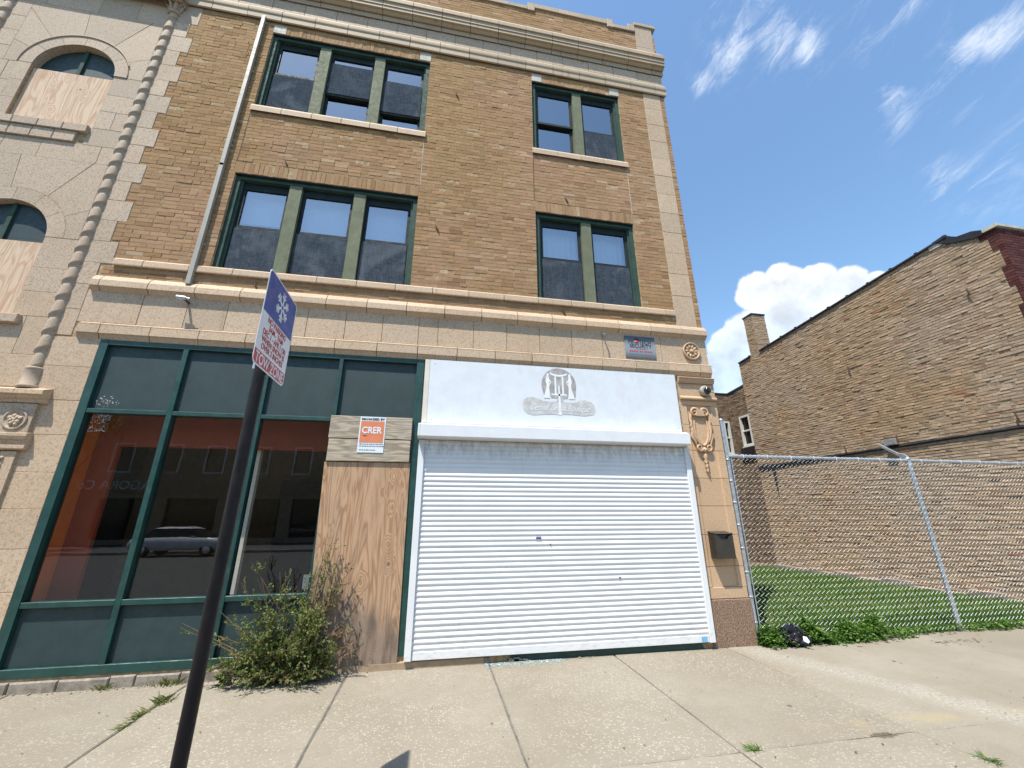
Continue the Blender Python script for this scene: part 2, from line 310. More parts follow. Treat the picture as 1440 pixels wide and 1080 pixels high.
wear = t.m('MULTIPLY', wear, t.mr(sx.outputs[0], 4.9, 3.3, 0.10, 1.0))
chipm = t.m('MULTIPLY', t.m('MULTIPLY', t.mr(chip.outputs[0], 0.30, 0.50, 1, 0), t.m('GREATER_THAN', cr, 0.55)), wear)
chipc = t.mix(t.m('FRACT', t.m('MULTIPLY', cr, 13.7)), (0.34, 0.30, 0.23), (0.48, 0.44, 0.37))
c = t.mix(t.m('MULTIPLY', chipm, 0.62), c, chipc)
ln = t.m('SUBTRACT', t.m('ADD', sx.outputs[0], t.m('MULTIPLY', sx.outputs[1], 0.42)), 6.28)       # pale scuffed wheel track
ln = t.m('ADD', ln, t.m('MULTIPLY', t.m('SUBTRACT', mid, 0.5), 0.5))
sc = t.m('MULTIPLY', t.mr(t.m('ABSOLUTE', ln), 0.04, 0.34, 0.55, 0), t.mr(t.noise(p, 40, 4, 0.7), 0.42, 0.62))
c = t.mix(sc, c, (0.43, 0.41, 0.36))
spot = t.n('ShaderNodeTexVoronoi', {'Vector': t.scl(p, (1, 1, 0)), 'Scale': 2.6, 'Randomness': 1.0})
sr = t.n('ShaderNodeSeparateColor', {0: spot.outputs[1]}).outputs[1]
gum = t.m('MULTIPLY', t.m('LESS_THAN', t.m('ADD', spot.outputs[0], t.m('MULTIPLY', t.m('SUBTRACT', fine, 0.5), 0.03)), t.m('MULTIPLY', sr, 0.062)), t.m('GREATER_THAN', sr, 0.42))
c = t.mix(t.m('MULTIPLY', gum, 0.8), c, (0.07, 0.055, 0.045))
yell = t.m('MULTIPLY', t.mr(t.m('ABSOLUTE', t.m('SUBTRACT', sx.outputs[1], 3.38)), 0.0, 0.14, 0.5, 0), t.m('MULTIPLY', t.mr(t.noise(p, 2.2, 4), 0.45, 0.6), t.mr(sx.outputs[0], 2.9, 3.3)))
c = t.mix(yell, c, (0.33, 0.27, 0.15))
dx = t.m('DIVIDE', t.m('SUBTRACT', sx.outputs[0], 3.50), 0.20); dy = t.m('DIVIDE', t.m('SUBTRACT', sx.outputs[1], 3.215), 0.055)
st = t.m('ADD', t.m('SQRT', t.m('ADD', t.m('MULTIPLY', dx, dx), t.m('MULTIPLY', dy, dy))), t.m('MULTIPLY', t.m('SUBTRACT', t.noise(p, 22, 4, 0.7), 0.5), 1.9))
c = t.mix(t.mr(st, 0.55, 0.75, 0.85, 0), c, (0.10, 0.08, 0.055))
finish(t, c, 0.92, t.m('ADD', t.m('MULTIPLY', chipm, 0.7), fine), 0.35, 0.004, spec=0.2)

# glass: mirror-like at the surface (Schlick), tinted look-through; panes are single sheets
def glass(name, tint, f0, wave=0.0):
    mt, t = new_mat(name)
    fc = t.n('ShaderNodeLayerWeight', {'Blend': 0.5}).outputs['Facing']
    f = t.m('ADD', t.m('MULTIPLY', t.m('POWER', fc, 5.0), 1-f0), f0, clamp=True)
    g = t.n('ShaderNodeBsdfGlossy', {'Color': (0.95, 0.97, 1.0), 'Roughness': 0.0})
    if wave:
        bn = t.n('ShaderNodeBump', {'Height': t.noise(P(t), 1.6, 2), 'Strength': wave, 'Distance': 0.02}); t.set(g.inputs['Normal'], bn)
    tr = t.n('ShaderNodeBsdfTransparent', {'Color': tint})
    t.n('ShaderNodeOutputMaterial', {0: t.n('ShaderNodeMixShader', {0: f, 1: tr, 2: g})})
glass('shop_glass', (0.82, 0.77, 0.70), 0.10, 0.03)
glass('window_glass', (0.72, 0.76, 0.78), 0.36, 0.18)

mt, t = new_mat('insect_screen'); p = P(t)
n = t.noise(t.scl(p, (8, 1, 40)), 1.5, 5, 0.7); n2 = t.noise(t.scl(p, (60, 1, 5)), 1.2, 4, 0.7); refl = t.noise(p, 1.4, 3, 0.6, 1.5)
c = t.ramp(t.m('ADD', t.m('MULTIPLY', n, 0.6), t.m('MULTIPLY', n2, 0.5)), [(0.40, (0.035, 0.045, 0.060)), (0.62, (0.070, 0.085, 0.105)), (0.80, (0.15, 0.17, 0.195))])
c = t.mix(t.mr(refl, 0.46, 0.76, 0, 0.38), c, t.mix(n2, (0.12, 0.14, 0.16), (0.30, 0.32, 0.34)))  # blurred bright reflections painted into the screen colour as paler patches
d = t.n('ShaderNodeBsdfDiffuse', {'Color': c}); tr = t.n('ShaderNodeBsdfTransparent')
t.n('ShaderNodeOutputMaterial', {0: t.n('ShaderNodeMixShader', {0: 0.88, 1: tr, 2: d})})

def leafy(name, stops, trans=0.3):
    mt, t = new_mat(name); r = RND(t)
    c = t.ramp(r, stops); n = t.noise(P(t), 2.2, 3)
    c = t.mix(t.mr(n, 0.35, 0.7, 0, 0.5), c, t.v('MULTIPLY', c, (0.70, 0.8, 0.7)))
    b = t.n('ShaderNodeBsdfPrincipled', {'Base Color': c, 'Roughness': 0.6, 'Specular IOR Level': 0.3})
    tl = t.n('ShaderNodeBsdfTranslucent', {'Color': t.v('MULTIPLY', c, (1.3, 1.5, 0.6))})
    t.n('ShaderNodeOutputMaterial', {0: t.n('ShaderNodeMixShader', {0: trans, 1: b, 2: tl})})
leafy('bush_leaf', [(0, (0.075, 0.120, 0.026)), (0.5, (0.135, 0.185, 0.048)), (0.85, (0.20, 0.245, 0.080)), (1, (0.24, 0.23, 0.10))])
leafy('dry_leaf', [(0, (0.10, 0.055, 0.03)), (0.5, (0.20, 0.10, 0.055)), (1, (0.19, 0.16, 0.06))])
leafy('weed_leaf', [(0, (0.040, 0.095, 0.015)), (0.5, (0.080, 0.165, 0.026)), (0.85, (0.14, 0.23, 0.045)), (1, (0.24, 0.27, 0.08))])
leafy('grass_blade', [(0, (0.062, 0.140, 0.016)), (0.5, (0.100, 0.205, 0.026)), (0.88, (0.16, 0.25, 0.05)), (1, (0.30, 0.28, 0.13))])
leafy('tuft_blade', [(0, (0.07, 0.11, 0.02)), (0.6, (0.13, 0.15, 0.04)), (1, (0.30, 0.25, 0.12))])
paint_mat('stem_wood', (0.16, 0.10, 0.055), 0.85, 0.3)
M = MATS
# ------------------------------------------------------------------ builders
WL = {}                                                   # world location of every object (none is rotated)
def link(o, parent, loc):
    COL.objects.link(o); loc = Vector(loc); WL[o] = loc
    if parent is not None: o.parent = parent; o.location = loc - WL[parent]
    else: o.location = loc
    return o
def tag(o, label=None, cat=None, group=None, kind=None):
    for k, v in (('label', label), ('category', cat), ('group', group), ('kind', kind)):
        if v: o[k] = v
    return o
def empty(name, loc, label, cat, group=None):
    o = bpy.data.objects.new(name, None); o.empty_display_size = 0.2
    link(o, None, loc); return tag(o, label, cat, group)

class MB:
    def __init__(s): s.v = []; s.f = []; s.sm = []
    def add(s, vs, fs, smooth=False):
        b = len(s.v); s.v += [tuple(q) for q in vs]; s.f += [tuple(i+b for i in f) for f in fs]; s.sm += [smooth]*len(fs)
        return s
    def box(s, x0, x1, y0, y1, z0, z1):
        return s.add([(x0,y0,z0),(x1,y0,z0),(x1,y1,z0),(x0,y1,z0),(x0,y0,z1),(x1,y0,z1),(x1,y1,z1),(x0,y1,z1)],
                     [(0,3,2,1),(4,5,6,7),(0,1,5,4),(1,2,6,5),(2,3,7,6),(3,0,4,7)])
    def cbox(s, x0, x1, y0, y1, z0, z1, c=0.004):
        """block facing -y with a chamfered front"""
        return s.add([(x0,y1,z0),(x1,y1,z0),(x1,y1,z1),(x0,y1,z1),(x0,y0+c,z0),(x1,y0+c,z0),(x1,y0+c,z1),(x0,y0+c,z1),
                      (x0+c,y0,z0+c),(x1-c,y0,z0+c),(x1-c,y0,z1-c),(x0+c,y0,z1-c)],
                     [(0,4,7,3),(1,2,6,5),(0,1,5,4),(3,7,6,2),(4,5,9,8),(5,6,10,9),(6,7,11,10),(7,4,8,11),(8,9,10,11)])
    def prism(s, pts, ax, a, b, cap=True):
        """extrude the 2-D outline pts along axis ax from a to b; pts given in the two other axes (x: (y,z), y: (x,z), z: (x,y))"""
        n = len(pts)
        def P3(p, t): return {'x': (t, p[0], p[1]), 'y': (p[0], t, p[1]), 'z': (p[0], p[1], t)}[ax]
        vs = [P3(p, a) for p in pts]+[P3(p, b) for p in pts]
        fs = [(i, (i+1) % n, n+(i+1) % n, n+i) for i in range(n)]
        if cap: fs += [tuple(range(n))[::-1], tuple(range(n, 2*n))]
        return s.add(vs, fs)
    def tube(s, path, r, n=8, cap=True, smooth=True):
        path = [Vector(p) for p in path]; rs = r if isinstance(r, (list, tuple)) else [r]*len(path)
        vs = []; ref = None
        for i, p in enumerate(path):
            d = (path[min(i+1, len(path)-1)]-path[max(i-1, 0)]).normalized()
            if ref is None: ref = Vector((0, 0, 1)) if abs(d.z) < 0.9 else Vector((1, 0, 0))
            a = (ref-d*ref.dot(d)).normalized(); ref = a; b = d.cross(a)
            vs += [p+(a*math.cos(2*math.pi*k/n)+b*math.sin(2*math.pi*k/n))*rs[i] for k in range(n)]
        fs = [(i*n+k, i*n+(k+1) % n, (i+1)*n+(k+1) % n, (i+1)*n+k) for i in range(len(path)-1) for k in range(n)]
        s.add(vs, fs, smooth)
        if cap:
            m_ = len(path)-1
            s.add(vs[:n], [tuple(range(n))[::-1]]); s.add(vs[m_*n:], [tuple(range(n))])
        return s
    def lathe(s, prof, c, axis='z', n=20, sign=1):
        """revolve (radius, height) about an axis through c"""
        c = Vector(c); vs = []
        for r, h in prof:
            for k in range(n):
                u, w_ = r*math.cos(2*math.pi*k/n), r*math.sin(2*math.pi*k/n); h_ = h*sign
                vs.append(c+Vector({'z': (u, w_, h_), 'y': (u, h_, w_), 'x': (h_, u, w_)}[axis]))
        m_ = len(prof)
        fs = [(i*n+k, i*n+(k+1) % n, (i+1)*n+(k+1) % n, (i+1)*n+k) for i in range(m_-1) for k in range(n)]
        fs += [tuple(range(n)), tuple((m_-1)*n+k for k in range(n))]
        return s.add(vs, fs, True)
    def build(s, name, mat, parent=None, label=None, cat=None, group=None, kind=None, anchor=None, fix=True):
        if anchor is None:
            xs, ys, zs = zip(*s.v); anchor = ((min(xs)+max(xs))/2, (min(ys)+max(ys))/2, min(zs))
        me = bpy.data.meshes.new(name)
        me.from_pydata([(x-anchor[0], y-anchor[1], z-anchor[2]) for x, y, z in s.v], [], s.f)
        if fix and len(s.f) < 40000:
            bm = bmesh.new(); bm.from_mesh(me); bmesh.ops.recalc_face_normals(bm, faces=bm.faces); bm.to_mesh(me); bm.free()
        if any(s.sm): me.polygons.foreach_set('use_smooth', s.sm)
        me.materials.append(M[mat]); me.update()
        o = bpy.data.objects.new(name, me); link(o, parent, anchor)
        return tag(o, label, cat, group, kind)

def text_part(body, size, name, mat, parent, origin, xdir=(1,0,0), updir=(0,0,1), shear=0.0, depth=0.0015, align='CENTER', xs=1.0, offset=0.0, bold=0.0):
    cu = bpy.data.curves.new('t', 'FONT'); cu.body = body; cu.size = size; cu.align_x = align; cu.align_y = 'CENTER'
    cu.shear = shear; cu.extrude = depth; cu.offset = bold
    to = bpy.data.objects.new('t', cu); COL.objects.link(to); bpy.context.view_layer.update()
    me = bpy.data.meshes.new_from_object(to.evaluated_get(bpy.context.evaluated_depsgraph_get()))
    bpy.data.objects.remove(to)
    xd = Vector(xdir); ud = Vector(updir); nd = xd.cross(ud)
    for q in me.vertices: q.co = xd*q.co.x*xs+ud*q.co.y+nd*q.co.z
    me.materials.clear(); me.materials.append(M[mat]); me.name = name
    o = bpy.data.objects.new(name, me); return link(o, parent, origin)

def proj(p):
    q = Vector(p)-EYE; d = q.dot(fwd)
    if d < 0.05: return None
    return (720+FPX*q.dot(rt)/d, 540-FPX*q.dot(up)/d)
def in_view(p, mrg=10):
    q = proj(p); return q is not None and -mrg < q[0] < 1440+mrg and -mrg < q[1] < 1080+mrg

def wall_mesh(mb, x0, x1, z0, z1, ops, y0, y1):
    """a wall slab facing -y with rectangular openings, outer skin and reveals only"""
    xs = sorted({x0, x1, *[o[0] for o in ops], *[o[1] for o in ops]}); zs = sorted({z0, z1, *[o[2] for o in ops], *[o[3] for o in ops]})
    xs = [x for x in xs if x0 <= x <= x1]; zs = [z for z in zs if z0 <= z <= z1]
    solid = lambda i, j: 0 <= i < len(xs)-1 and 0 <= j < len(zs)-1 and not any(o[0] < (xs[i]+xs[i+1])/2 < o[1] and o[2] < (zs[j]+zs[j+1])/2 < o[3] for o in ops)
    for i in range(len(xs)-1):
        for j in range(len(zs)-1):
            if not solid(i, j): continue
            a, b, c, d = xs[i], xs[i+1], zs[j], zs[j+1]
            mb.add([(a,y0,c),(b,y0,c),(b,y0,d),(a,y0,d)], [(0,1,2,3)]); mb.add([(a,y1,c),(b,y1,c),(b,y1,d),(a,y1,d)], [(3,2,1,0)])
            if not solid(i-1, j): mb.add([(a,y0,c),(a,y0,d),(a,y1,d),(a,y1,c)], [(0,1,2,3)])
            if not solid(i+1, j): mb.add([(b,y0,c),(b,y1,c),(b,y1,d),(b,y0,d)], [(0,1,2,3)])
            if not solid(i, j-1): mb.add([(a,y0,c),(a,y1,c),(b,y1,c),(b,y0,c)], [(0,1,2,3)])
            if not solid(i, j+1): mb.add([(a,y0,d),(b,y0,d),(b,y1,d),(a,y1,d)], [(0,1,2,3)])

def course_rows(spans_of, z0, z1, h, L, gap, rng, jig=0.3, hg=None):
    """running-bond bricks: yields (u0, u1, za, zb); spans_of(zmid) gives the free stretches of that course"""
    n = int(round((z1-z0)/h)); out = []; hg = gap if hg is None else hg
    for k in range(n):
        za = z0+k*(z1-z0)/n; zb = za+(z1-z0)/n-gap
        for a, b in spans_of((za+zb)/2):
            x = a; off = (L/2 if k % 2 else 0)+rng.uniform(-jig, jig)*L*0.3
            nxt = a+off if off > 0.05 else a+L
            while x < b-0.004:
                e = min(nxt, b)
                if b-e < 0.045: e = b
                if e-x > 0.012: out.append((x, e-(hg if e < b else 0), za, zb))
                x = e; nxt = x+L*(rng.choice((1, 1, 1, 1, 1, 0.53, 1.02)))
    return out
def brick_geo(frame, u0, u1, za, zb, d, back, rng, rough=0.0):
    """five-sided brick; frame(u, depth, z) maps to world; d = how far it stands proud"""
    j = lambda: rng.uniform(-rough, rough)
    vs = [frame(u0, back, za), frame(u1, back, za), frame(u1, back, zb), frame(u0, back, zb),
          frame(u0+abs(j())*0.5, d+j(), za+abs(j())*0.5), frame(u1-abs(j())*0.5, d+j(), za+abs(j())*0.5), frame(u1-abs(j())*0.5, d+j(), zb-abs(j())*0.5), frame(u0+abs(j())*0.5, d+j(), zb-abs(j())*0.5)]
    return vs, [(4,5,6,7), (0,1,5,4), (1,2,6,5), (2,3,7,6), (3,0,4,7)]
def lay_bricks(bricks, mat, parent, limit=300, name='brick'):
    """the bricks that show largest become parts of their own, the rest one joined part"""
    def area(b):
        vs = [proj(q) for q in b[0][4:8]]
        if any(q is None for q in vs): return -1
        cx = sum(q[0] for q in vs)/4; cy = sum(q[1] for q in vs)/4
        if not (0 < cx < 1440 and 0 < cy < 1080): return -1
        return abs(sum(vs[i][0]*vs[(i+1) % 4][1]-vs[(i+1) % 4][0]*vs[i][1] for i in range(4)))/2
    bricks.sort(key=area, reverse=True)
    for vs, fs in bricks[:limit]:
        MB().add(vs, fs).build(name, mat, parent, fix=False)
    if bricks[limit:]:
        mb = MB()
        for vs, fs in bricks[limit:]: mb.add(vs, fs)
        mb.build('brickwork', mat, parent, kind='stuff', fix=False)
# ------------------------------------------------------------------ the ground
F = 5.42                                                  # plane of the brick front
rng = random.Random(11)
MB().box(-400, 400, -300, 500, -0.9, -0.32).build('ground', 'soil', kind='structure')
MB().box(-60, 60, -14.1, 1.76, -0.5, -0.13).build('road', 'asphalt', kind='structure')
curb = MB().box(-60, 60, 1.76, 1.94, -0.5, 0.0).build('curb', 'curb_concrete', kind='structure')
MB().box(-60, 60, -14.3, -14.1, -0.5, 0.0).build('curb', 'curb_concrete', kind='structure')
MB().box(-60, 60, -21.7, -14.3, -0.5, 0.0).build('far_sidewalk', 'asphalt', kind='structure')
walk = MB().box(-14, 30, 1.94, 5.50, -0.5, -0.016).build('sidewalk', 'joint_fill', kind='structure')
XJ = [-2.37+1.545*k for k in range(-5, 13)]
for i in range(len(XJ)-1):
    for (ya, yb) in ((1.95, 3.225), (3.225, 5.455)):
        a, b = XJ[i]+0.0075, XJ[i+1]-0.0075; c, d = ya+0.0075, yb-0.0075; e = 0.010
        z = [rng.uniform(-0.005, 0.002) for _ in range(4)]
        yb_ = yb+0.03 if a > 3.8 and yb > 5 else yb
        d = yb_-0.0075
        n = 14; top = []
        # chipped, slightly wandering arrises
        ring = [(a+(b-a)*k/n, c) for k in range(n)]+[(b, c+(d-c)*k/n) for k in range(n)]+[(b-(b-a)*k/n, d) for k in range(n)]+[(a, d-(d-c)*k/n) for k in range(n)]
        outer = []; inner = []
        for (x, y) in ring:
            u, v = (x-a)/(b-a), (y-c)/(d-c); zz = (z[0]*(1-u)+z[1]*u)*(1-v)+(z[2]*(1-u)+z[3]*u)*v
            jx, jy = rng.uniform(-0.003, 0.003), rng.uniform(-0.003, 0.003)
            outer.append((x+jx, y+jy, zz-0.007-rng.uniform(0, 0.004)))
            inner.append((min(max(x, a+e), b-e)+jx, min(max(y, c+e), d-e)+jy, zz))
        N_ = len(ring); mb = MB()
        vs = [(x, y, -0.08) for x, y, _ in outer]+outer+inner
        fs = [(k, (k+1) % N_, N_+(k+1) % N_, N_+k) for k in range(N_)]+[(N_+k, N_+(k+1) % N_, 2*N_+(k+1) % N_, 2*N_+k) for k in range(N_)]+[tuple(range(2*N_, 3*N_))]
        mb.add(vs, fs); mb.build('paving_slab', 'paving', walk)
MB().box(4.235, 30, 5.50, 60, -0.5, -0.05).build('lawn', 'soil', kind='structure')

# ------------------------------------------------------------------ the brick building
B = empty('brick_building', (0, F, 0), 'three-storey tan brick building with buff stone trim, green shopfront and white roller shutter', 'building')
def T(xm, zm, p):                                         # a point read on the front plane, moved to a face standing p proud of it
    k = (F-p)/F; return xm*k, 1.6+(zm-1.6)*k
W3L = (-3.21, -0.52, 7.93, 9.64); W2L = (-3.21, -0.53, 4.87, 6.54); W3R = (1.41, 3.205, 7.96, 9.66); W2R = (1.42, 3.205, 4.87, 6.55)
AX, AR = -5.715, 0.525; A3 = (AX-AR, AX+AR, 6.99, 8.565); A2 = (AX-AR, AX+AR, 3.96, 5.625)
SHOP = (-4.165, -0.245, 0.12, 3.71)
XE = 4.235                                                # right-hand corner
wm = MB(); wall_mesh(wm, -9.6, XE, -0.3, 11.72, [W3L, W2L, W3R, W2R, A3, A2, SHOP, (3.64, 4.225, 0.0, 3.32)], F+0.0042, F+0.34)
wm.build('wall', 'tan_mortar', B)
bk = MB(); bk.box(XE-0.30, XE-0.002, F+0.345, 19, -0.3, 11.6).box(-9.6, -9.3, F+0.345, 19, -0.3, 11.6).box(-9.3, XE-0.3, 18.7, 19, -0.3, 11.6).box(-9.3, XE-0.305, F+0.345, 18.7, 11.0, 11.1)
bk.build('side_wall', 'tan_brick', B)

QZ = [9.80-0.3345*k for k in range(0, 16)]
def quoin_edge(z):
    k = int((9.80-z)/0.3345)
    return -4.35 if k % 2 == 0 else -4.455
OPS = [W3L, W2L, W3R, W2R]
LINT = [(-3.21, -0.52, 9.645, 9.85), (1.41, 3.205, 9.665, 9.87), (-3.24, -0.52, 6.545, 6.75), (1.42, 3.23, 6.555, 6.76)]
def cut(spans, a, b):
    out = []
    for s, e in spans:
        if b <= s or a >= e: out.append((s, e))
        else:
            if a-s > 0.02: out.append((s, a))
            if e-b > 0.02: out.append((b, e))
    return out
def spans_main(z):
    sp = [(quoin_edge(z)+0.006, 3.755)]
    for o in OPS:
        if o[2]-0.02 < z < o[3]: sp = cut(sp, o[0], o[1])
    for o in LINT:
        if o[2] < z < o[3]: sp = cut(sp, o[0], o[1])
    for x, za, zb in ((1.405, 6.76, 7.83), (3.21, 6.76, 7.84), (-0.515, 6.75, 7.84), (-3.225, 6.75, 7.83)):
        if za < z < zb: sp = cut(sp, x-0.008, x+0.008)
    return sp
fr = lambda u, d, z: (u, F-d, z)
bricks = []
CH = 0.0677
def put(rows):
    for (u0, u1, za, zb) in rows:
        d = rng.gauss(0.0, 0.0016)
        if rng.random() < 0.02: d -= 0.004
        bricks.append(brick_geo(fr, u0, u1, za, zb, d, -0.006, rng, 0.0016))
put(course_rows(spans_main, 4.882, 9.93, CH, 0.208, 0.0060, rng, 0.3, 0.0105))
put(course_rows(lambda z: [(4.150, XE)], 4.60, 9.93, CH, 0.212, 0.007, rng))
put(course_rows(lambda z: [(-4.43, 3.755)], 4.575, 4.755, 0.060, 0.212, 0.007, rng))
put(course_rows(lambda z: [(-4.6, 3.78), (4.195, XE)], 11.16, 11.72, CH, 0.212, 0.007, rng))
put(course_rows(lambda z: [(1.53, 3.12)], 11.72, 11.81, CH, 0.212, 0.007, rng))
put(course_rows(lambda z: [(-9.5, -7.25)], 3.9, 9.9, CH, 0.212, 0.007, rng))
for (x0, x1, za, zb) in LINT:                             # soldier courses over the windows
    a, b = (x0+0.2, x1-0.2) if za > 9 else (x0, x1)
    n = int(round((b-a)/0.0677))
    for k in range(n):
        u = a+(b-a)*k/n; bricks.append(brick_geo(fr, u, u+(b-a)/n-0.007, za, zb-0.007, rng.gauss(0, 0.002), -0.009, rng, 0.0014))
lay_bricks(bricks, 'tan_brick', B)

# quoins, stone bay, pilaster, pier
J = 0.0035
def stone(x0, x1, z0, z1, mat, p=0.0, back=-0.03, name='stone_block', c=0.003):
    return MB().cbox(x0+J/2, x1-J/2, F-p+rng.uniform(-0.002, 0.0015), F-back, z0+J/2, z1-J/2, c).build(name, mat, B)
for k in range(15):
    z1, z0 = QZ[k], QZ[k+1]
    if k == 0: z1 = 9.93
    stone(-4.70, quoin_edge((QZ[k]+QZ[k+1])/2), z0, z1, 'pink_stone', 0.004)
stone(-4.70, -4.47, 4.46, QZ[15], 'pink_stone', 0.004); stone(-4.70, -4.50, 4.10, 4.46, 'pink_stone', 0.004); stone(-4.70, -4.50, 3.74, 4.10, 'buff_stone', 0.004)
zs = [3.72, 3.34, 2.92, 2.51, 2.09, 1.70, 1.30, 0.89, 0.48, 0.0]
for a, b in zip(zs, zs[1:]): stone(-4.70, -4.172, b, a, 'buff_stone', 0.004)
zs = [9.93, 9.33, 8.98, 8.66, 8.33, 8.037, 7.66, 7.33, 6.99, 6.67, 6.36, 6.03, 5.69, 5.34, 5.097, 4.64, 4.30, 3.96, 3.46, 3.06]
for i, (b, a) in enumerate(zip(zs, zs[1:])):
    z0, z1 = a, b
    sp = [(-7.2, -4.72)]
    for o, top in ((A3, 9.33), (A2, 6.36)):
        if o[2]-0.01 <= z0 and z1 <= top+0.01:
            arch = z0 > o[3]-AR-0.08
            sp = cut(sp, o[0]-(0.37 if arch else 0.0), o[1]+(0.37 if arch else 0.0))
    if (z0, z1) == (6.67, 6.99): sp = cut(sp, -6.2, -5.22)
    for s, e in sp:
        x = e
        first = True
        while x > s+0.01:
            L = (rng.uniform(0.22, 0.34) if (first and i % 2) else rng.uniform(0.42, 0.72)); first = False
            n = max(s, x-L)
            if n-s < 0.18: n = s
            stone(n, x, z0, z1, 'pink_stone' if z1 > 4.6 else 'buff_stone', 0.0); x = n
def arch_stones(cz, top, ring_r, moulded):
    def pol(r, a): return (AX+r*math.cos(a), cz+r*math.sin(a))
    def boxhit(a, hw):
        c, s_ = math.cos(a), math.sin(a); tt = []
        if abs(c) > 1e-6: tt.append(hw/abs(c))
        if s_ > 1e-6: tt.append((top-cz)/s_)
        t_ = min(tt); return (AX+t_*c, cz+t_*s_)
    hw = 0.895
    edges = [0, 28, 60, 96, 128, 154, 180]
    for a0, a1 in zip(edges, edges[1:]):                  # the stones round the ring
        A0, A1 = R(a0)+0.004, R(a1)-0.004
        pts = [pol(ring_r, A0+(A1-A0)*k/6) for k in range(7)][::-1]
        out = [boxhit(A0, hw)]
        for cx, ca in ((hw, math.atan2(top-cz, hw)), (-hw, math.pi-math.atan2(top-cz, hw))):
            if A0 < ca < A1: out.append((AX+cx, top-0.002))
        out.append(boxhit(A1, hw))
        MB().prism(pts+out, 'y', F+rng.uniform(-0.002, 0.001), F+0.03).build('arch_stone', 'pink_stone', B)
    edges = [0, 34, 62, 90, 118, 146, 180]
    for a0, a1 in zip(edges, edges[1:]):                  # the ring itself
        A0, A1 = R(a0)+0.004, R(a1)-0.004
        i_ = [pol(AR, A0+(A1-A0)*k/8) for k in range(9)]; o_ = [pol(ring_r-0.004, A0+(A1-A0)*k/8) for k in range(9)][::-1]
        MB().prism(i_+o_, 'y', F-0.012 if moulded else F-0.001, F+0.16).build('arch_stone', 'pink_stone', B)
    if moulded:
        mo = MB(); mo.tube([(pol(ring_r+0.012, R(a))[0], F-0.014, pol(ring_r+0.012, R(a))[1]) for a in range(20, 184, 4)], 0.011, 6)
        mo.build('arch_moulding', 'column_stone', B)
arch_stones(A3[3]-AR, 9.33, 0.70, True); arch_stones(A2[3]-AR, 6.36, 0.725, False)
for z0, z1 in ((7.0, 7.33), (7.335, 7.68), (7.685, 8.03)):  # moulded jamb left of the upper arch
    MB().box(AX-0.70, AX-AR-0.002, F-0.013, F+0.16, z0, z1).build('jamb_stone', 'pink_stone', B)
for ow, cz in ((A3, A3[3]-AR), (A2, A2[3]-AR)):           # arched windows: green fan above, plywood below (top-level)
    wnd = MB().prism([(AX+(AR-0.001)*math.cos(R(a)), cz+(AR-0.001)*math.sin(R(a))) for a in range(0, 181, 6)], 'y', F+0.10, F+0.13)
    wnd.box(ow[0], ow[1], F+0.10, F+0.13, ow[2], cz-0.002)
    wo = wnd.build('arched_window', 'green_panel', B)
    MB().box(AX-0.035, AX+0.015, F+0.07, F+0.098, cz-0.1, cz+AR-0.02).build('mullion', 'teal_frame', wo)
# sills below the upper arch
for k in range(4):
    a = -6.4+k*0.30; MB().cbox(a+0.003, a+0.297, F-0.05, F+0.1, 6.86, 6.985, 0.006).build('sill_stone', 'pink_stone', B)
for k in range(4):
    a = -6.38+k*0.265; MB().cbox(a+0.003, a+0.262, F-0.028, F+0.02, 6.68, 6.855, 0.006).build('sill_stone', 'pink_stone', B)
for k in range(3):
    a = -6.1+k*0.345; MB().cbox(a+0.003, a+0.342, F-0.06, F+0.1, 3.845, 3.955, 0.006).build('sill_stone', 'pink_stone', B)
# right-hand pilaster of stone blocks
zs = [9.93]+[9.49-0.4325*k for k in range(12)]
zs = [z for z in zs if z > 4.8]+[4.575]
for b, a in zip(zs, zs[1:]): stone(3.765, 4.142, a, b, 'buff_stone', 0.006)

# belts, friezes and cornice: profiles (proud, measured height) extruded block by block
def run(name, prof, x0, x1, joints, mat, back=0.06):
    pts = [(F-p, T(0, z, p)[1]) for p, z in prof]
    pts = pts+[(F+back, pts[-1][1]), (F+back, pts[0][1])]
    xs = [x0]+[x for x in joints if x0+0.05 < x < x1-0.05]+[x1]
    for a, b in zip(xs, xs[1:]):
        q = rng.uniform(-0.0015, 0.0015)
        MB().prism([(y+q, z) for y, z in pts], 'x', a+0.0045, b-0.0045).build(name, mat, B)
js = lambda a, d: [a+d*k for k in range(-12, 12)]
run('belt_stone', [(0.002, 3.712), (0.038, 3.795), (0.050, 3.800), (0.050, 3.815), (0.048, 3.905), (0.050, 3.925), (0.004, 3.935)], -4.44, XE+0.02, js(-0.35, 0.55), 'buff_stone')
run('frieze_stone', [(0.003, 3.94), (0.003, 4.38)], -4.50, XE+0.01, [-3.86, -3.34, -2.86, -2.36, -1.86, -1.36, -0.86, -0.36, -0.085, 0.43, 0.925, 1.43, 1.94, 2.44, 2.93, 3.43], 'buff_stone')
run('belt_stone', [(0.004, 4.372), (0.055, 4.452), (0.068, 4.460), (0.068, 4.475), (0.064, 4.545), (0.03, 4.585), (0.0, 4.60)], -4.47, XE+0.03, js(-0.55, 0.545), 'buff_stone')
run('sill_stone', [(0.004, 4.768), (0.036, 4.785), (0.038, 4.80), (0.034, 4.872), (0.0, 4.884)], -4.33, 3.755, js(-0.2, 0.54), 'buff_stone', 0.12)
run('sill_stone', [(0.0, 7.815), (0.035, 7.820), (0.035, 7.915), (0.0, 7.935)], -3.24, -0.49, [-2.78, -2.32, -1.86, -1.41, -0.96], 'buff_stone', 0.13)
run('sill_stone', [(0.0, 7.845), (0.035, 7.850), (0.035, 7.945), (0.0, 7.965)], 1.385, 3.235, [1.86, 2.30, 2.75], 'buff_stone', 0.13)
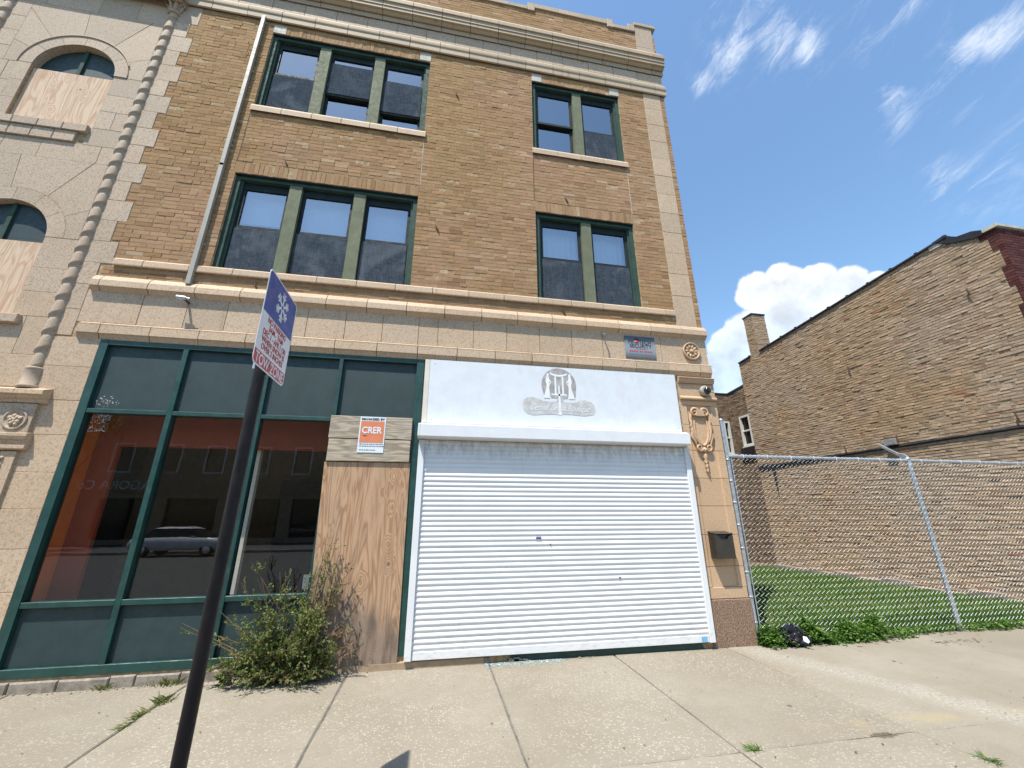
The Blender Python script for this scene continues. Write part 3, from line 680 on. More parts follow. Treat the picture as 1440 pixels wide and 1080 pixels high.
for x0, x1, z0, z1 in ((-3.215, -3.01, 9.645, 9.83), (-0.715, -0.51, 9.655, 9.84), (1.41, 1.61, 9.66, 9.85), (3.02, 3.22, 9.67, 9.86)):
    stone(x0, x1, z0, z1, 'lime_coping', 0.006)
run('cornice_stone', [(0.0, 9.915), (0.03, 9.93), (0.045, 9.97), (0.045, 10.08), (0.058, 10.12), (0.062, 10.15), (0.062, 10.205), (0.01, 10.225)], -4.60, XE+0.045, js(-0.36, 0.55), 'coping_stone')
run('frieze_stone', [(0.008, 10.23), (0.008, 10.525)], -4.60, XE+0.01, js(-0.09, 0.54), 'pink_stone')
run('cornice_stone', [(0.01, 10.53), (0.03, 10.535), (0.03, 10.66), (0.055, 10.69), (0.075, 10.74), (0.095, 10.80), (0.122, 10.85), (0.130, 10.87), (0.130, 10.95), (0.142, 10.965), (0.142, 11.06), (0.158, 11.09), (0.165, 11.11), (0.165, 11.195), (0.0, 11.22)], -4.60, XE+0.055, js(-0.36, 0.548), 'coping_stone')
run('cornice_stone', [(0.0, 9.93), (0.11, 9.95), (0.15, 10.02), (0.17, 10.05), (0.17, 10.2), (0.14, 10.25), (0.14, 10.6), (0.24, 10.8), (0.27, 11.2), (0.0, 11.25)], -7.4, -4.62, js(-0.36, 0.55), 'coping_stone')
def cap(x0, x1, z0, z1, p=0.03): MB().cbox(x0+0.002, x1-0.002, F-p, F+0.36, z0, z1, 0.006).build('coping_stone', 'pink_stone', B)
for x0, x1 in ((-4.6, -3.9), (-3.9, -3.2), (-3.2, -2.5), (-2.5, -1.8), (-1.8, -1.1), (-1.1, -0.4), (-0.4, 0.27), (0.27, 0.97), (0.97, 1.36)): cap(x0, x1, 11.72, 11.82)
cap(1.36, 1.51, 11.70, 11.93, 0.034); cap(1.51, 2.05, 11.81, 11.94); cap(2.05, 2.6, 11.81, 11.945); cap(2.6, 3.13, 11.81, 11.95)
cap(3.13, 3.27, 11.73, 11.97, 0.034); cap(3.27, 3.62, 11.75, 11.85); cap(3.62, 3.775, 11.75, 11.97, 0.034)
stone(3.78, 4.19, 11.16, 11.31, 'pink_stone', 0.01); stone(3.78, 4.19, 11.31, 11.97, 'pink_stone', 0.01)
MB().cbox(3.775, 4.28, F-0.035, F+0.4, 11.97, 12.06, 0.006).build('coping_stone', 'pink_stone', B)

# shop pier at the right-hand end: border, sunk panel, mouldings, granite foot
PX = (3.635, 3.75, 4.135, 4.262)
zs = [3.325, 2.935, 2.545, 2.14, 1.75, 1.365, 0.955, 0.555]
for b, a in zip(zs, zs[1:]):
    lo, hi = a+0.003, b-0.003; e = 0.012
    o = [(PX[0], F+0.05), (PX[0], F+e-0.012), (PX[1]-e, F), (PX[1], F+0.022), (PX[2], F+0.022), (PX[2]+e, F), (PX[3], F), (PX[3], F+0.05)]
    if a < 0.6:
        MB().prism([(x, y) for x, y in o], 'z', 0.70, hi).build('stone_block', 'orange_stone', B)
        MB().cbox(PX[0], PX[3], F, F+0.05, lo, 0.697, 0.005).build('stone_block', 'orange_stone', B)
    elif b > 3.3:
        MB().prism(o, 'z', lo, 3.24).build('stone_block', 'orange_stone', B); MB().cbox(PX[0], PX[3], F, F+0.05, 3.243, hi, 0.004).build('stone_block', 'orange_stone', B)
    else: MB().prism(o, 'z', lo, hi).build('stone_block', 'orange_stone', B)
MB().cbox(3.635, 4.275, F-0.022, F+0.05, -0.02, 0.552, 0.008).build('granite_foot', 'speckled_granite', B)
for prof in ([(0.0, 3.325), (0.035, 3.335), (0.04, 3.35), (0.04, 3.365), (0.015, 3.385), (0.0, 3.39)], [(0.0, 3.392), (0.004, 3.595)], [(0.0, 3.60), (0.03, 3.605), (0.03, 3.63), (0.045, 3.65), (0.045, 3.685), (0.06, 3.70), (0.002, 3.708)]):
    run('pier_moulding', prof, 3.635, XE+0.03, [], 'orange_stone')
MB().box(3.58, 4.25, F+0.05, F+0.3, -0.02, 3.71).build('pier_core', 'stone_joint', B)
# carved shield with scrolls and a drop of husks, on the pier
ca = MB(); cx, y0 = 3.935, F+0.012
def arc(x, z, r, a0, a1, n=10): return [(x+r*math.cos(R(a0+(a1-a0)*k/n)), z+r*math.sin(R(a0+(a1-a0)*k/n))) for k in range(n+1)]
def carve(pts, r, proud=0.0):
    ca.tube([(x, y0-proud, z) for x, z in pts], r, 6)
shield = [(-0.105, 3.0), (-0.115, 2.86), (-0.095, 2.74), (-0.05, 2.65), (0.0, 2.61), (0.05, 2.65), (0.095, 2.74), (0.115, 2.86), (0.105, 3.0)]
carve([(cx+x, z) for x, z in shield], 0.016, 0.012)
carve([(cx+x*1.35, z-0.0) for x, z in shield], [0.014, 0.03, 0.028, 0.022, 0.03, 0.022, 0.028, 0.03, 0.014], 0.004)
ca.prism([(cx+x*0.95, z) for x, z in shield], 'y', y0-0.004, y0+0.012)
for s_ in (-1, 1):
    sp = [(cx+s_*(0.085)+s_*r*math.cos(R(a)), 3.125+r*math.sin(R(a))) for r, a in [(0.012+0.0048*k, 40*k) for k in range(15)]]
    carve(sp, [0.009+0.0009*k for k in range(15)], 0.026)
    sp = [(cx+s_*(0.075)+s_*r*math.cos(R(-a)), 2.585+r*math.sin(R(-a))) for r, a in [(0.010+0.0036*k, 40*k) for k in range(14)]]
    carve(sp, [0.008+0.0009*k for k in range(14)], 0.022)
    carve([(cx+s_*0.145, 3.10), (cx+s_*0.165, 3.02), (cx+s_*0.150, 2.95), (cx+s_*0.170, 2.91), (cx+s_*0.150, 2.87)], [0.02, 0.024, 0.018, 0.024, 0.010], 0.010)
    carve([(cx+s_*0.155, 2.84), (cx+s_*0.178, 2.77), (cx+s_*0.135, 2.68), (cx+s_*0.110, 2.60)], [0.012, 0.022, 0.024, 0.012], 0.008)
ca.prism([(cx-0.07, 3.07), (cx+0.07, 3.07), (cx+0.05, 3.175), (cx-0.05, 3.175)], 'y', y0-0.045, y0)
ca.lathe([(0.0, -0.04), (0.03, -0.034), (0.045, -0.01), (0.046, 0.0)], (cx, y0, 2.555), 'y', 12)
for k in range(4):
    z = 2.50-0.072*k; s_ = 1-0.13*k
    for q in (-1, 1):
        ca.add([(cx, y0-0.032*s_, z), (cx+q*0.034*s_, y0-0.018, z-0.02), (cx+q*0.040*s_, y0-0.012, z-0.055*s_), (cx+q*0.012*s_, y0-0.030, z-0.095*s_), (cx, y0-0.038*s_, z-0.05), (cx+q*0.015, y0+0.012, z-0.05)],
               [(0,1,4), (1,2,4), (2,3,4), (0,1,5), (1,2,5), (2,3,5)])
    ca.tube([(cx, y0-0.02, z-0.01), (cx, y0-0.034, z-0.06*s_), (cx, y0-0.012, z-0.11*s_)], [0.008, 0.016*s_, 0.005], 6)
ca.build('carved_shield', 'orange_stone', B)
# rosette on the frieze
ro = MB(); c = (3.955, F-0.004, 4.145)
ro.lathe([(0.150, 0.0), (0.150, -0.028), (0.140, -0.036), (0.128, -0.030), (0.122, -0.010), (0.03, -0.012), (0.03, -0.034), (0.018, -0.042), (0.0, -0.044)], c, 'y', 28)
for k in range(10):
    a = R(36*k); u = Vector((math.cos(a), 0, math.sin(a))); v = Vector((-math.sin(a), 0, math.cos(a))); o_ = Vector(c)
    ro.add([o_+u*0.032-Vector((0, .016, 0)), o_+u*0.08+v*0.027-Vector((0, .020, 0)), o_+u*0.118-Vector((0, .024, 0)), o_+u*0.08-v*0.027-Vector((0, .020, 0)), o_+u*0.08-Vector((0, .034, 0))],
           [(0,1,4), (1,2,4), (2,3,4), (3,0,4)])
ro.build('rosette', 'orange_stone', B)

# rope-twist columns either side of the stone bay
for cxx, mat in ((-4.735, 'column_stone'), (-6.90, 'column_stone')):
    co = MB(); n = 36; zz = [3.29+0.0150*k for k in range(436)]
    vs = []; yc = F+0.022
    for z in zz:
        for k in range(n):
            th = 2*math.pi*k/n
            tt = (z/0.238-th/(2*math.pi)) % 1.0; r = 0.057+0.025*(1-tt)**0.7*min(1.0, tt/0.12)-0.006*math.exp(-((tt-0.86)/0.05)**2)
            vs.append((cxx+r*math.cos(th), yc+r*math.sin(th), z))
    co.add(vs, [(i*n+k, i*n+(k+1) % n, (i+1)*n+(k+1) % n, (i+1)*n+k) for i in range(len(zz)-1) for k in range(n)], True)
    cob = co.build('twisted_column', mat, B)
    MB().lathe([(0.112, 3.045), (0.112, 3.07), (0.092, 3.09), (0.088, 3.27), (0.096, 3.285), (0.088, 3.30)], (cxx, yc, 0), 'z', 24).build('base', mat, cob)
    cp = MB().lathe([(0.085, 9.60), (0.105, 9.61), (0.105, 9.64), (0.085, 9.65), (0.09, 9.74), (0.13, 9.86), (0.15, 9.875)], (cxx, yc, 0), 'z', 20)
    cp.box(cxx-0.16, cxx+0.16, yc-0.16, yc+0.10, 9.875, 9.925)
    for k in range(8):
        a = R(45*k+22); u = Vector((math.cos(a), math.sin(a), 0)); o_ = Vector((cxx, yc, 0))
        cp.tube([o_+u*0.085+Vector((0, 0, 9.66)), o_+u*0.105+Vector((0, 0, 9.76)), o_+u*0.15+Vector((0, 0, 9.80)), o_+u*0.155+Vector((0, 0, 9.765))], [0.02, 0.026, 0.022, 0.012], 6)
        if k % 2 == 0:
            cp.tube([o_+u*(0.15+0.03*math.cos(t_))+Vector((0, 0, 9.845+0.028*math.sin(t_))) for t_ in [0.7*q for q in range(10)]], 0.013, 6)
    cp.build('capital', mat, cob)

# portal at the left-hand edge: pedestal, medallion panel, pilaster, doorway
def prun(prof, x1, x0=-6.6):
    pts = [(F-p, T(0, z, p)[1]) for p, z in prof]; pts += [(F+0.02, pts[-1][1]), (F+0.02, pts[0][1])]
    xs = [x1, x1-0.28, x1-0.62, x1-1.0, x1-1.4, x0]
    for a, b in zip(xs, xs[1:]): MB().prism(pts, 'x', b+0.002, a-0.002).build('portal_moulding', 'buff_stone', B)
prun([(0.03, 2.87), (0.05, 2.885), (0.05, 2.92), (0.075, 2.935), (0.085, 2.965), (0.12, 2.985), (0.12, 3.035), (0.0, 3.05)], -4.47)
prun([(0.03, 2.33), (0.05, 2.335), (0.065, 2.35), (0.065, 2.385), (0.04, 2.39), (0.05, 2.44), (0.075, 2.455), (0.085, 2.49), (0.085, 2.52), (0.03, 2.525)], -4.50)
mp = MB().box(-6.6, -4.545, F-0.04, F+0.02, 2.50, 2.855).build('portal_panel', 'pink_stone', B)
md = MB(); c = (-4.70, F-0.04, 2.665)
md.lathe([(0.118, 0.0), (0.118, -0.012), (0.105, -0.016), (0.095, -0.004), (0.075, 0.002)], c, 'y', 24)
for k in range(11):
    a = k*2.4; r = 0.018*math.sqrt(k)
    md.lathe([(0.026, 0.0), (0.022, -0.014), (0.010, -0.022), (0.0, -0.023)], (c[0]+r*math.cos(a), c[1], c[2]+r*math.sin(a)), 'y', 8)
md.build('medallion', 'pink_stone', mp)
pil = MB().box(-4.72, -4.575, F-0.035, F+0.02, 0, 2.31).box(-6.6, -4.73, F-0.0, F+0.02, 2.15, 2.31).build('portal_pilaster', 'buff_stone', B)
lf = MB()
for k in range(26):
    lf.lathe([(0.02, 0.0), (0.018, -0.016), (0.008, -0.026), (0.0, -0.027)], (-4.78+rng.uniform(-0.10, 0.10), F-0.03, 2.17+rng.uniform(-0.09, 0.10)), 'y', 7)
lf.build('leaf_capital', 'pink_stone', pil)
MB().box(-6.6, -4.74, F+0.003, F+0.006, 0, 2.14).build('portal_door', 'dark_sash', B)

# joints left by old signs and caulk lines down the brick
for x, za, zb, mat in ((1.405, 6.77, 7.815, 'caulk_dark'), (3.21, 6.77, 7.83, 'caulk_pale'), (-0.515, 6.76, 7.81, 'caulk_pale'), (-3.225, 6.76, 7.81, 'caulk_dark')):
    MB().box(x-0.006, x+0.006, F+0.001, F+0.008, za, zb).build('caulk_joint', mat, B)
for x, z in ((-2.55, 6.83), (1.98, 6.86), (-0.2, 5.95), (-2.6, 4.67), (1.83, 4.66), (0.0, 8.9)):   # rusted anchor plates
    MB().tube([(x-0.02, F-0.012, z+0.05), (x, F-0.02, z), (x+0.03, F-0.012, z-0.05)], 0.010, 6).build('anchor_bolt', 'rusty_iron', B)

# ------------------------------------------------------------------ upper windows
def window(o, mulls, cfg):
    x0, x1, z0, z1 = o; yF = F+0.045
    fm = MB().box(x0, x0+0.07, yF, F+0.24, z0+0.001, z1-0.001).box(x1-0.07, x1, yF, F+0.24, z0+0.001, z1-0.001).box(x0+0.07, x1-0.07, yF, F+0.24, z1-0.075, z1-0.001)
    fm.box(x0+0.07, x1-0.07, yF+0.03, F+0.24, z0+0.001, z0+0.035)
    fm.box(x0+0.07, x0+0.10, yF+0.03, F+0.24, z0+0.036, z1-0.076).box(x1-0.10, x1-0.07, yF+0.03, F+0.24, z0+0.036, z1-0.076)
    wn = fm.build('window', 'teal_frame', B)
    MB().box(x0-0.02, x1+0.02, F+0.012, F+0.044, z1-0.02, z1-0.001).build('lintel_plate', 'dark_sash', wn)
    edges = [x0+0.10]
    for mx in mulls:
        MB().box(mx-0.088, mx+0.088, yF+0.004, F+0.24, z0+0.036, z1-0.076).build('mullion', 'olive_frame', wn)
        edges += [mx-0.09, mx+0.09]
    edges.append(x1-0.10)
    zb, zt = z0+0.037, z1-0.077
    for i, (rail, scr, back) in enumerate(cfg):
        a, b = edges[2*i]+0.002, edges[2*i+1]-0.002; s_ = 0.045
        for (za, zc, ya) in ((rail-0.015, zt, F+0.110), (zb, rail+0.025, F+0.152)):
            sm = MB().box(a, a+s_, ya, ya+0.038, za, zc).box(b-s_, b, ya, ya+0.038, za, zc).box(a+s_, b-s_, ya, ya+0.038, za, za+s_).box(a+s_, b-s_, ya, ya+0.038, zc-s_*(2.8 if zc == zt else 0.9), zc)
            sm.build('sash', 'dark_sash', wn)
            MB().add([(a+s_, ya+0.02, za+s_), (b-s_, ya+0.02, za+s_), (b-s_, ya+0.02, zc-s_*0.9), (a+s_, ya+0.02, zc-s_*0.9)], [(0,1,2,3)]).build('pane', 'window_glass', wn)
        if scr: 
            MB().box(a+0.012, b-0.012, F+0.099, F+0.102, scr[0], scr[1]).build('insect_screen', 'insect_screen', wn)
        if back:
            bl = MB(); n = int((zt-rail)/0.028)
            if back == 'blind':
                for k in range(n):
                    z = rail+0.01+k*0.028
                    if a < -2.6 and 2 < k < 7 and k % 2: continue
                    bl.box(a, b, F+0.268-0.004, F+0.272, z, z+0.024)
            else:
                m_ = 24
                for k in range(m_):
                    xa = a+(b-a)*k/m_; y_ = F+0.27+0.012*math.sin(k*1.9); bl.add([(xa, y_, rail), (xa+(b-a)/m_, F+0.27+0.012*math.sin((k+1)*1.9), rail), (xa+(b-a)/m_, F+0.27+0.012*math.sin((k+1)*1.9), zt), (xa, y_, zt)], [(0,1,2,3)])
            bl.build('window_blind', 'blind_pale' if back == 'blind' else 'curtain_pale', wn)
    rm = MB()
    rm.add([(x0, F+0.341, z0-0.4), (x1, F+0.341, z0-0.4), (x1, F+2.4, z0-0.4), (x0, F+2.4, z0-0.4), (x0, F+0.341, z1+0.1), (x1, F+0.341, z1+0.1), (x1, F+2.4, z1+0.1), (x0, F+2.4, z1+0.1)],
           [(0,1,2,3), (4,7,6,5), (1,5,6,2), (2,6,7,3), (3,7,4,0)])
    rm.build('room', 'dark_room', wn)
window(W3L, (-2.335, -1.405), [(8.82, (7.97, 8.80), None), (8.56, (8.58, 9.30), None), (8.34, (8.36, 9.10), None)])
window(W2L, (-2.36, -1.42), [(5.66, (4.91, 5.64), 'blind'), (5.66, (4.91, 5.64), 'blind'), (5.66, (4.91, 5.64), 'blind')])
window(W3R, (2.325,), [(8.73, None, None), (8.70, (8.0, 8.69), None)])
window(W2R, (2.33,), [(5.70, (4.91, 5.68), 'curtain'), (5.70, (4.91, 5.68), 'curtain')])

# ------------------------------------------------------------------ downspout
ds = MB(); x = -3.385
for za, zb, r in ((4.56, 6.62, 0.028), (6.58, 9.93, 0.026)): ds.box(x-r, x+r, F-0.065, F-0.012, za, zb)
for z in (5.2, 7.0, 8.6, 9.8): ds.box(x-0.055, x+0.055, F-0.02, F-0.001, z, z+0.03)
ds.build('downspout', 'downspout_paint', B)
# ------------------------------------------------------------------ green shopfront
X0, X1 = SHOP[0], SHOP[1]
sf = MB().box(X0, X0+0.085, F-0.012, F+0.10, 0.12, 3.708).build('shopfront', 'green_frame', B)
def bar(x0, x1, z0, z1, name='rail', y0=F-0.008, y1=F+0.095): MB().cbox(x0, x1, y0, y1, z0, z1, 0.003).build(name, 'green_frame', sf)
ML = [(-3.245, -3.185), (-2.255, -2.20), (-1.365, -1.315)]
bar(X1-0.10, X1, 0.12, 3.708, 'jamb', F-0.012, F+0.10)
for a, b in ML: bar(a, b, 0.205, 3.645, 'mullion', F-0.009)
xs = [X0+0.086]+[q for a, b in ML for q in (a, b)]+[X1-0.101]
for i in range(4):
    a, b = xs[2*i]+0.001, xs[2*i+1]-0.001
    if i < 3 or True:
        bar(a, b, 2.785, 2.835)
        if i < 3: bar(a, b, 0.735, 0.79)
    MB().box(a, b, F+0.036, F+0.048, 2.836, 3.644).build('panel', 'green_panel', sf)
    if i < 3:
        MB().box(a, b, F+0.036, F+0.048, 0.206, 0.734).build('panel', 'green_panel', sf)
        MB().add([(a, F+0.048, 0.791), (b, F+0.048, 0.791), (b, F+0.048, 2.784), (a, F+0.048, 2.784)], [(0,1,2,3)]).build('pane', 'shop_glass', sf)
bar(X0+0.086, X1-0.101, 3.646, 3.706, 'rail', F-0.010); bar(X0+0.086, X1-0.101, 0.121, 0.204, 'rail', F-0.010)
sc = MB(); r5 = random.Random(5)                         # scraped remnant of a sticker in the corner of the first top panel
for k in range(46):
    x, z = -4.04+r5.gauss(0.10, 0.055), 2.90+r5.gauss(0.025, 0.028); w_, h_ = r5.uniform(0.003, 0.014), r5.uniform(0.003, 0.010)
    if -4.07 < x < -3.8 and 2.84 < z: sc.add([(x, F+0.0345, z), (x+w_, F+0.0345, z+h_*0.3), (x+w_*0.8, F+0.0345, z+h_), (x-w_*0.3, F+0.0345, z+h_*0.7)], [(0,1,2,3)])
sc.build('sticker_scraps', 'cream_board', sf, kind='stuff')
# stone plinth under the shopfront, broken along its top
pl = MB(); x = -4.62
while x < -1.2:
    L = r5.uniform(0.22, 0.5); e = min(x+L, -1.2)
    MB().cbox(x, e-0.006, F-0.022-r5.uniform(0, 0.012), F+0.10, -0.02, 0.118-r5.uniform(0, 0.035), 0.012).build('plinth_stone', 'rough_footing', B); x = e
MB().cbox(-1.195, 0.66, F-0.030, F+0.10, -0.02, 0.066, 0.006).build('door_sill', 'beige_sill', B)
MB().box(0.665, 1.02, F+0.03, F+0.10, -0.02, 0.05).cbox(0.66, 0.72, F-0.02, F+0.03, -0.02, 0.06, 0.004).build('broken_sill', 'rough_footing', B)
MB().prism([(1.0, -0.01), (3.50, -0.01), (3.46, 0.078), (0.98, 0.078)], 'y', F-0.012, F+0.02).build('threshold_plate', 'green_frame', B)
MB().box(3.505, 3.632, F+0.005, F+0.02, -0.01, 0.078).build('threshold_end', 'maroon_wall', B)

# what shows through the shop window
ix = MB()
MB().box(-4.20, -4.150, F+0.103, 5.80, 0.0, 3.6).build('display_wall', 'orange_wall', B)
MB().box(-4.6, -3.885, 5.802, 5.85, 0.0, 3.6).box(-3.884, 0.2, 5.802, 5.85, 2.455, 3.6).build('partition', 'maroon_wall', B)
MB().box(-6.0, 1.0, 9.6, 9.7, -0.1, 3.7).build('back_wall', 'olive_wall', B)
MB().box(-6.0, -5.9, 6.3, 9.6, -0.1, 3.7).box(0.9, 1.0, F+0.36, 9.6, -0.1, 3.7).build('interior_wall', 'dark_room', B)
MB().box(-5.9, 0.9, F+0.36, 9.6, -0.12, 0.0).build('shop_floor', 'floor_tile', B); MB().box(-5.9, 0.9, F+0.36, 9.6, 3.65, 3.7).build('ceiling', 'dark_room', B)
MB().box(-2.385, -2.30, 5.87, 5.95, 0.0, 3.6).build('interior_post', 'white_post', B)
pn = MB()
pn.box(-2.9, -1.0, 8.6, 8.7, 0.0, 2.3).build('counter_back', 'dark_room', B)

# boards over the doorway
ply_ = MB().prism([(-1.372, 2.266), (-0.338, 2.268), (-0.318, 0.062), (-1.30, 0.058)], 'y', F-0.028, F-0.013)
ply_.build('plywood_sheet', 'red_plywood', None, 'tall reddish plywood sheet weathered grey at its foot, boarding the shop doorway', 'plywood board')
MB().cbox(-1.362, -0.345, F-0.055, F-0.013, 2.562, 2.852, 0.005).build('wooden_plank', 'grey_plank', None, 'upper of the two grey planks above the reddish plywood, under the green top panel', 'plank', 'planks boarding the doorway')
MB().cbox(-1.352, -0.350, F-0.053, F-0.013, 2.276, 2.552, 0.005).build('wooden_plank', 'grey_plank', None, 'lower of the two grey planks, resting on the top edge of the reddish plywood', 'plank', 'planks boarding the doorway')
for (o, zt) in ((A3, 8.00), (A2, 5.02)):
    MB().box(o[0]+0.003, o[1]-0.003, F+0.035, F+0.051, o[2]+0.004, zt).build('plywood_sheet', 'pale_plywood', None,
        'pale plywood sheet in the higher arched window of the pink stone bay' if zt > 6 else 'pale plywood sheet in the lower arched window of the pink stone bay', 'plywood board', 'plywood sheets in the arched windows')
# property manager's poster
po = MB().box(-1.0, -0.68, F-0.0595, F-0.0565, 2.385, 2.85).build('poster', 'poster_white', None, 'white poster with an orange square reading CRER, nailed over the grey planks', 'poster')
yP = F-0.0612
MB().box(-0.985, -0.695, yP, yP+0.0012, 2.512, 2.79).build('orange_field', 'poster_orange', po)
text_part('MANAGED BY', 0.040, 'lettering', 'ink', po, (-0.84, yP-0.0005, 2.817), xs=1.12, bold=0.0006)
text_part('CRER', 0.118, 'lettering', 'poster_white', po, (-0.845, yP-0.0008, 2.668), xs=0.86, bold=0.003)
MB().box(-0.945, -0.902, yP-0.001, yP-0.0001, 2.594, 2.604).build('underline', 'ink', po)
sl = MB()
for z, w_ in ((2.492, 0.27), (2.466, 0.27), (2.418, 0.20)):
    x = -0.978
    while x < -0.978+w_:
        l = r5.uniform(0.008, 0.03); sl.box(x, x+l, yP+0.0003, yP+0.0012, z-0.0055, z+0.0055); x += l+0.006
sl.build('small_print', 'ink_grey', po)
stk = MB().box(-1.44, -1.33, F+0.0425, F+0.0445, 0.83, 0.98).build('security_sticker', 'ink_grey', sf)

# ------------------------------------------------------------------ roller shutter, its sign and stickers
rs_m = MB(); yb = F-0.19
rs_m.prism([(yb, 2.602), (yb, 2.752), (yb+0.02, 2.768), (F-0.002, 2.80), (F-0.002, 2.575), (yb+0.012, 2.590)], 'x', -0.236, 3.565)
rsh = rs_m.build('roller_shutter', 'white_hood', B)
MB().prism([(yb-0.003, 2.600), (yb-0.003, 2.756), (F-0.002, 2.804), (F-0.002, 2.572)], 'x', 3.566, 3.59).build('end_cap', 'white_hood', rsh)
MB().prism([(yb-0.003, 2.600), (yb-0.003, 2.756), (F-0.002, 2.804), (F-0.002, 2.572)], 'x', -0.262, -0.237).build('end_cap', 'white_hood', rsh)
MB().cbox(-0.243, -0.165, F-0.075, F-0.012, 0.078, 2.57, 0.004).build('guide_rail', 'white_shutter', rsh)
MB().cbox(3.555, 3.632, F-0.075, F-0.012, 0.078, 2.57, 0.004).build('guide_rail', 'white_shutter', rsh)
SL = 0.0602; ns = 40; zb = 0.165
prof = [(0.0, 0.0), (0.0048, 0.007), (0.0085, 0.017), (0.0108, 0.026), (0.0112, 0.031), (0.0100, 0.038), (0.0072, 0.046), (0.0035, 0.054), (0.0, 0.0602)]
slm = MB(); yS = F-0.040
n = len(prof); slm.add([(-0.163, yS-p, z) for p, z in prof]+[(3.553, yS-p, z) for p, z in prof], [(i, i+1, n+i+1, n+i) for i in range(n-1)], True)
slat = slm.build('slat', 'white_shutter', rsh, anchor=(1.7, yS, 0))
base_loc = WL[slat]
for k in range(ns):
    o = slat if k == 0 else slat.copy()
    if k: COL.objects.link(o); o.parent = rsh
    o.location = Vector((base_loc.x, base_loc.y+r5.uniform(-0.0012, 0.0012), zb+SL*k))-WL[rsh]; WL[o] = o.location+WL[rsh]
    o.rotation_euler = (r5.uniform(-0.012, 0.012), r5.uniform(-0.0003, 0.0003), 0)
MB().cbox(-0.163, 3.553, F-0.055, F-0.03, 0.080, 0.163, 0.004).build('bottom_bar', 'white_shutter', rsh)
MB().box(1.30, 1.37, yS-0.0155, yS-0.0145, 1.338, 1.362).build('maker_label', 'sticker_purple', rsh)
MB().box(3.445, 3.525, F-0.0562, F-0.0552, 0.085, 0.145).build('blue_sticker', 'sticker_blue', rsh)
MB().lathe([(0.012, 0), (0.012, -0.006), (0, -0.006)], (2.40, yS-0.013, 0.86), 'y', 8).build('lock_hole', 'ink', rsh)
MB().lathe([(0.008, 0), (0.008, -0.006), (0, -0.006)], (1.49, yS-0.013, 1.27), 'y', 8).build('lock_hole', 'ink', rsh)

sg = MB().box(-0.165, 3.585, F-0.032, F-0.012, 2.806, 3.712).build('signboard', 'white_paint', None, 'wide white shop signboard with a faded grey boutique emblem, above the white roller shutter', 'sign')
MB().box(-0.232, -0.168, F-0.030, F-0.013, 2.806, 3.712).build('cream_edge', 'cream_board', sg)
yL = F-0.034
def flat(pts, name, mat, lay): MB().prism(pts, 'y', yL-0.0012*lay, yL-0.0012*lay+0.0011+0.0012*lay).build(name, mat, sg)
cx, cz = 1.695, 3.435
def ell(rx, rz, a0, a1, n=30, ox=cx, oz=cz): return [(ox+rx*math.cos(R(a0+(a1-a0)*k/n)), oz+rz*math.sin(R(a0+(a1-a0)*k/n))) for k in range(n+1)]
disc = ell(0.262, 0.262, -18, 198)
disc = disc[:-1]+[(cx-0.235, 3.30), (cx-0.215, 3.24), (cx-0.150, 3.335), (cx-0.120, 3.235), (cx+0.120, 3.235), (cx+0.150, 3.335), (cx+0.235, 3.24), (cx+0.250, 3.30)]
flat(disc, 'emblem_disc', 'logo_grey', 1)
ban = [(1.15, 3.13), (1.165, 3.19), (1.22, 3.225), (1.30, 3.235), (1.385, 3.215), (1.45, 3.185), (1.55, 3.175), (1.64, 3.185), (1.675, 3.215), (1.66, 3.235), (1.77, 3.235), (1.74, 3.205), (1.78, 3.175), (1.90, 3.175), (1.97, 3.19),
       (1.985, 3.215), (2.10, 3.225), (2.125, 3.205), (2.17, 3.20), (2.22, 3.15), (2.235, 3.08), (2.20, 3.01), (2.06, 2.985), (1.85, 3.0), (1.62, 2.995), (1.45, 2.985), (1.30, 2.97), (1.22, 2.99), (1.165, 3.05)]
flat(ban, 'emblem_banner', 'logo_pale_grey', 1)
def white(pts, nm='emblem_shape'): flat(pts, nm, 'logo_white', 2)
white([(cx-0.130, 3.625), (cx-0.06, 3.60), (cx, 3.594), (cx+0.06, 3.60), (cx+0.130, 3.625), (cx+0.135, 3.60), (cx+0.06, 3.57), (cx, 3.564), (cx-0.06, 3.57), (cx-0.135, 3.60)])
for x in (-0.052, 0.060): white([(cx+x-0.013, 3.566), (cx+x+0.013, 3.566), (cx+x+0.013, 3.30), (cx+x-0.013, 3.30)])
white([(cx-0.115, 3.30), (cx+0.115, 3.30), (cx+0.118, 3.283), (cx, 3.270), (cx-0.118, 3.283)])
white([(cx-0.012, 3.43), (cx+0.008, 3.43), (cx+0.022, 3.03), (cx+0.03, 2.985), (cx-0.022, 2.985), (cx-0.014, 3.03)])
for s_ in (-1, 1):                                        # two slender draped figures either side
    fg = [(0.170, 3.615), (0.183, 3.60), (0.180, 3.575), (0.190, 3.545), (0.200, 3.49), (0.185, 3.43), (0.192, 3.37), (0.215, 3.30), (0.235, 3.23), (0.145, 3.23), (0.140, 3.30), (0.150, 3.39), (0.142, 3.425), (0.120, 3.455), (0.112, 3.482), (0.140, 3.515), (0.152, 3.555), (0.148, 3.595), (0.157, 3.612)]
    white([(cx+s_*x, z) for x, z in fg])
    flat([(cx+s_*x, z) for x, z in [(0.128, 3.462), (0.140, 3.452), (0.146, 3.476), (0.134, 3.488)]], 'emblem_shape', 'logo_grey', 3)
text_part('Gemini Dress Boutique', 0.130, 'lettering', 'logo_white', sg, (cx+0.0, yL-0.0032, 3.085), shear=0.5, xs=0.72, depth=0.0006)
for x, z in ((-0.10, 3.66), (3.53, 3.66), (3.53, 2.86), (-0.10, 2.86)): MB().lathe([(0.008, 0), (0.006, -0.004), (0, -0.005)], (x, F-0.032, z), 'y', 8).build('screw', 'galvanised', sg)

